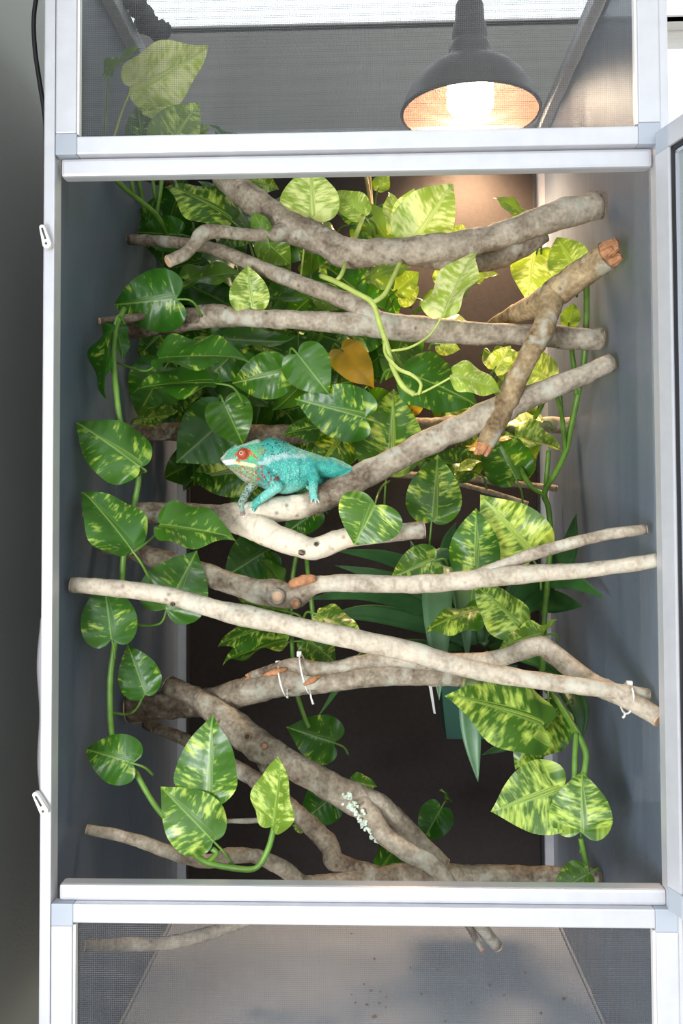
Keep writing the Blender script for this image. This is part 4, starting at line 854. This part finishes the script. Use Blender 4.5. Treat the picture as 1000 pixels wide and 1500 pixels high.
        q = np.stack(q, 1); fl = ins[ch[:, 0], ch[:, 1], ch[:, 2]]; q[fl] = q[fl][:, ::-1]; Q.append(q)
    Q = np.vstack(Q); Q = Q[(Q >= 0).all(1)]
    Wp = np.array(O)[None]+(px[:, :1]-420)*np.array(ex)+(px[:, 1:2]-690)*np.array(ev)+px[:, 2:]*np.array([0, sw, 0])
    me = bpy.data.meshes.new('chameleon'); me.from_pydata(Wp.tolist(), [], Q.tolist()); me.update()
    me.polygons.foreach_set('use_smooth', [True]*len(me.polygons))
    # skin colours
    a, b_, c = px[:, 0], px[:, 1], px[:, 2]; N = len(a); colr = np.tile(np.array([.035, .335, .27]), (N, 1)); rg = np.random.default_rng(5)
    def paint(mask, rgb, k=1): 
        kk = np.clip(mask*k, 0, 1)[:, None]; colr[:] = colr*(1-kk)+np.array(rgb)*kk
    def soft(d, r_, e): return np.clip((r_-d)/e, 0, 1)
    def seg_d(p, q):
        d = np.array(q, float)-p; t = np.clip(((a-p[0])*d[0]+(b_-p[1])*d[1])/(d@d), 0, 1); return np.hypot(a-p[0]-t*d[0], b_-p[1]-t*d[1])
    nzv = np.array([mnoise.noise(Vector((x*.16, y*.16, z*.16))) for x, y, z in px]); nz2 = np.array([mnoise.noise(Vector((x*.45, y*.45, z*.45))) for x, y, z in px])
    paint(np.clip(nzv*1.2, 0, 1), (.012, .20, .21), .75); paint(np.clip(-nzv, 0, 1), (.09, .50, .38), .7)
    paint(soft(-b_, -706, 10)*(a > 385)*(a < 470), (.22, .55, .46), .7)                       # paler belly
    bel = (a > 375)*(a < 455)*(b_ > 660); paint(bel*np.clip(nz2*2-.2, 0, 1), (.45, .75, .68), .45)
    for p, q, r_ in (((381, 682), (398, 674), 5), ((398, 674), (420, 669), 5.2), ((420, 669), (447, 670), 3.6)):
        paint(soft(seg_d(p, q)+nz2*7+nzv*2, r_, 2.5), (.42, .52, .50), .75)
    head = a < 384-(b_-650)*.12
    paint(np.clip((388-(b_-650)*.12-a+nz2*8)/7, 0, 1), (.10, .36, .20), .8)
    paint((a < 386+nz2*8)*np.clip(nz2*4, 0, 1)*(b_ > 683)*(b_ < 714), (.42, .07, .02), .95); paint(head*np.clip(-nz2*3-.3, 0, 1)*(b_ > 683), (.45, .42, .14), .7)
    paint(soft(seg_d((345, 655), (382, 646)), 3, 1.5), (.42, .42, .36), .6); paint(soft(seg_d((323, 674), (336, 656)), 4, 2.), (.48, .44, .40), .75); paint(soft(seg_d((323, 675), (352, 671)), 3, 1.5), (.36, .28, .24), .6)
    paint(soft(seg_d((325, 679), (345, 677)), 4.2, 1.2), (.82, .82, .80)); paint(soft(seg_d((345, 677.5), (374, 683)), 3.2, 1.2), (.74, .72, .36))
    paint(soft(np.hypot(a-371, b_-668)+nz2*3, 9, 2)*(a > 366), (.05, .50, .16), .9); paint(soft(seg_d((367, 662), (378, 672))+nz2*4, 2.4, 1.2), (.55, .08, .02))
    paint(soft(seg_d((348, 667), (352, 676))+nz2*2, 4, 1.5), (.45, .08, .03), .8); paint(soft(seg_d((349, 671), (346, 674)), 2, 1), (.15, .6, .45), .9)
    paint(soft(np.hypot(a-358.5, b_-666), 10, 1.5)*(np.abs(c) > 12), (.52, .075, .035)); paint(soft(np.hypot(a-358, b_-664)+nz2*4, 5, 2)*(np.abs(c) > 12), (.62, .16, .07), .6)
    paint(soft(np.hypot(a-385, b_-662)+nz2*6, 8, 3), (.22, .26, .08), .7)
    paint(soft(seg_d((442, 674), (440, 700))+nz2*1.5, 1.1, .8)*(c < 0), (.01, .06, .06), .7)  # dark line of a flank fold, crease shade painted on
    for k in range(4): paint(soft(seg_d((402+k*13, 676), (398+k*14, 706))+nz2*5, 3.2, 3), (.015, .20, .18), .45)
    paint(soft(seg_d((326, 681), (366, 704)), 2.2, 1.5)*(b_ > 680), (.55, .42, .32), .6)
    for i in range(46):                                                       # dark flecks on the nape
        x0, y0 = rg.uniform(386, 424), rg.uniform(644, 668); paint(soft(np.hypot(a-x0, b_-y0), 1.25, .6), (.015, .03, .025), .9)
    for i in range(26):                                                       # maroon marks on the arm
        x0, y0 = rg.uniform(386, 412), rg.uniform(692, 716); paint(soft(np.hypot((a-x0), (b_-y0)*.7), rg.uniform(1, 1.9), .7)*(c < -10), (.24, .02, .025), .95)
    far = ((a < 372)*(b_ > 708)+((a < 363)*(b_ > 700)))*1.; paint(np.clip(far, 0, 1), (.34, .42, .36), .8)
    for i in range(44):
        t = rg.random(); x0, y0 = 366-11*t+rg.uniform(-6, 6), 708+38*t; paint(soft(np.hypot(a-x0, b_-y0), 1.2, .6)*far, (.03, .04, .03), .9)
    paint(soft(np.hypot(a-359, b_-752), 4, 2), (.35, .08, .07), .7)
    at = me.attributes.new('skin', 'FLOAT_COLOR', 'POINT'); at.data.foreach_set('color', np.hstack([colr, np.ones((N, 1))]).astype(np.float32).ravel())
    root = link('chameleon', me, 'chameleon_skin'); tag(root, 'turquoise chameleon with red eye and white lip stripe gripping the forked branch', 'chameleon')
    def at3(x, y, z): return O+ex*(x-420)+ev*(y-690)+Vector((0, sw*z, 0))
    for sgn in (-1, 1):
        ce = at3(356.5, 665.5, sgn*25.2)
        for nm, r_, off, m_ in (('eye', 2.8, 0, 'eye_gold'), ('pupil', 1.5, sgn*2.2, 'eye_black')):
            bm = bmesh.new(); bmesh.ops.create_uvsphere(bm, u_segments=18, v_segments=12, radius=r_*sw); bmesh.ops.translate(bm, verts=bm.verts, vec=ce+Vector((0, off*sw, 0)))
            me2 = bpy.data.meshes.new(nm); bm.to_mesh(me2); bm.free(); me2.polygons.foreach_set('use_smooth', [True]*len(me2.polygons)); link(nm, me2, m_, root)
    for p, q in (((466, 731, -26), (469, 737, -27)), ((463, 733, -26), (464, 738, -27)), ((458, 732, -26), (457, 737, -27)), ((375, 747, -27), (373, 751, -28)), ((365, 746, -22), (361, 749, -23)), ((359, 753, -28), (361, 758, -29)), ((347, 743, -14), (343, 746, -15))):
        cv, cf = tube([at3(*p), at3(*q)], [1.2*sw, .35*sw], 7); link('claw', mesh('claw', cv, cf), 'claw', root)
build_chameleon()

# ------------------------------------------------------------------ small things
kv = []
for k, q in enumerate(crom([(*PZ(150, -28, H+.02),), (*PZ(196, 6, H+.02),), (*PZ(208, 18, H+.02),), (*PZ(213, 33, H+.02),), (*PZ(232, 45, H+.02),), (*PZ(240, 52, H+.018),)], 10)): kv.append(q)
rad = [.0105*(1+.32*math.sin(k*1.15)) for k in range(len(kv))]
v, f = tube(kv, rad, 12, .35, 2); tag(link('climbing_rope', mesh('climbing_rope', v, f), 'black_rubber'), 'lumpy black rope vine lying on the top screen', 'rope')
cp = [(60, -40, .09), (50, 20, .09), (51, 70, .09), (58, 120, .09), (65, 165, .09), (67, 200, .08), (67, 300, .06), (67, 420, .05)]
v, f = tube(crom([(*P(*q),) for q in cp], 8), .0026, 8); tag(link('power_cable', mesh('power_cable', v, f), 'black_rubber'), 'black power cable running down the wall side of the cage post', 'cable')
V = []; F = []; zs = np.linspace(0, 1, 40)
for i, t in enumerate(zs):
    py = 905+270*t; off = 8*math.sin(t*math.pi)*(.6+.4*math.sin(t*9))
    for j, (dx, dy) in enumerate(((0, .002), (-off*.5-2, .008), (-off-3, .012), (-off*.6-1.5, .02))): c = P(62+dx, py, .008+dy); V.append(c)
for i in range(39):
    for j in range(3): F.append((i*4+j, i*4+j+1, i*4+j+5, i*4+j+4))
o = link('plastic_strip', mesh('plastic_strip', V, F), 'clear_plastic'); so = o.modifiers.new('t', 'SOLIDIFY'); so.thickness = .0005
tag(o, 'crinkled clear plastic strip bulging out behind the cage post', 'plastic strip')
rc = random.Random(9); cm = []
for k in range(3):
    bm = bmesh.new(); bmesh.ops.create_icosphere(bm, subdivisions=1, radius=1)
    for q in bm.verts: q.co *= rc.uniform(.6, 1.25)
    me = bpy.data.meshes.new('crumb'); bm.to_mesh(me); bm.free(); me.materials.append(M['crumb']); cm.append(me)
for (px, py, s_) in [(533, 1441, 3), (543, 1451, 3.5), (557, 1452, 2.5), (520, 1468, 2.5), (537, 1471, 4), (556, 1469, 3), (565, 1460, 2.5), (515, 1456, 2), (549, 1489, 6), (617, 1456, 4), (717, 1443, 4.5), (825, 1463, 6), (792, 1484, 4), (601, 1417, 3), (515, 1367, 3), (652, 1495, 3), (769, 1424, 3), (690, 1468, 2.5), (548, 1404, 4), (640, 1420, 2.5), (738, 1457, 3), (565, 1475, 2.5)]:
    c = PZ(px, py, .0015); o = bpy.data.objects.new('crumb', cm[rc.randrange(3)]); col.objects.link(o); k_ = s_*.0009*.5
    o.location = c; o.scale = (k_*1.6, k_*1.1, k_*.6+.0004); o.location.z = o.scale.z*.9; o.rotation_euler = (0, 0, rc.uniform(0, 3))
    tag(o, 'small brown crumb of debris on the pale cage floor', 'crumb', 'crumbs scattered on the cage floor')
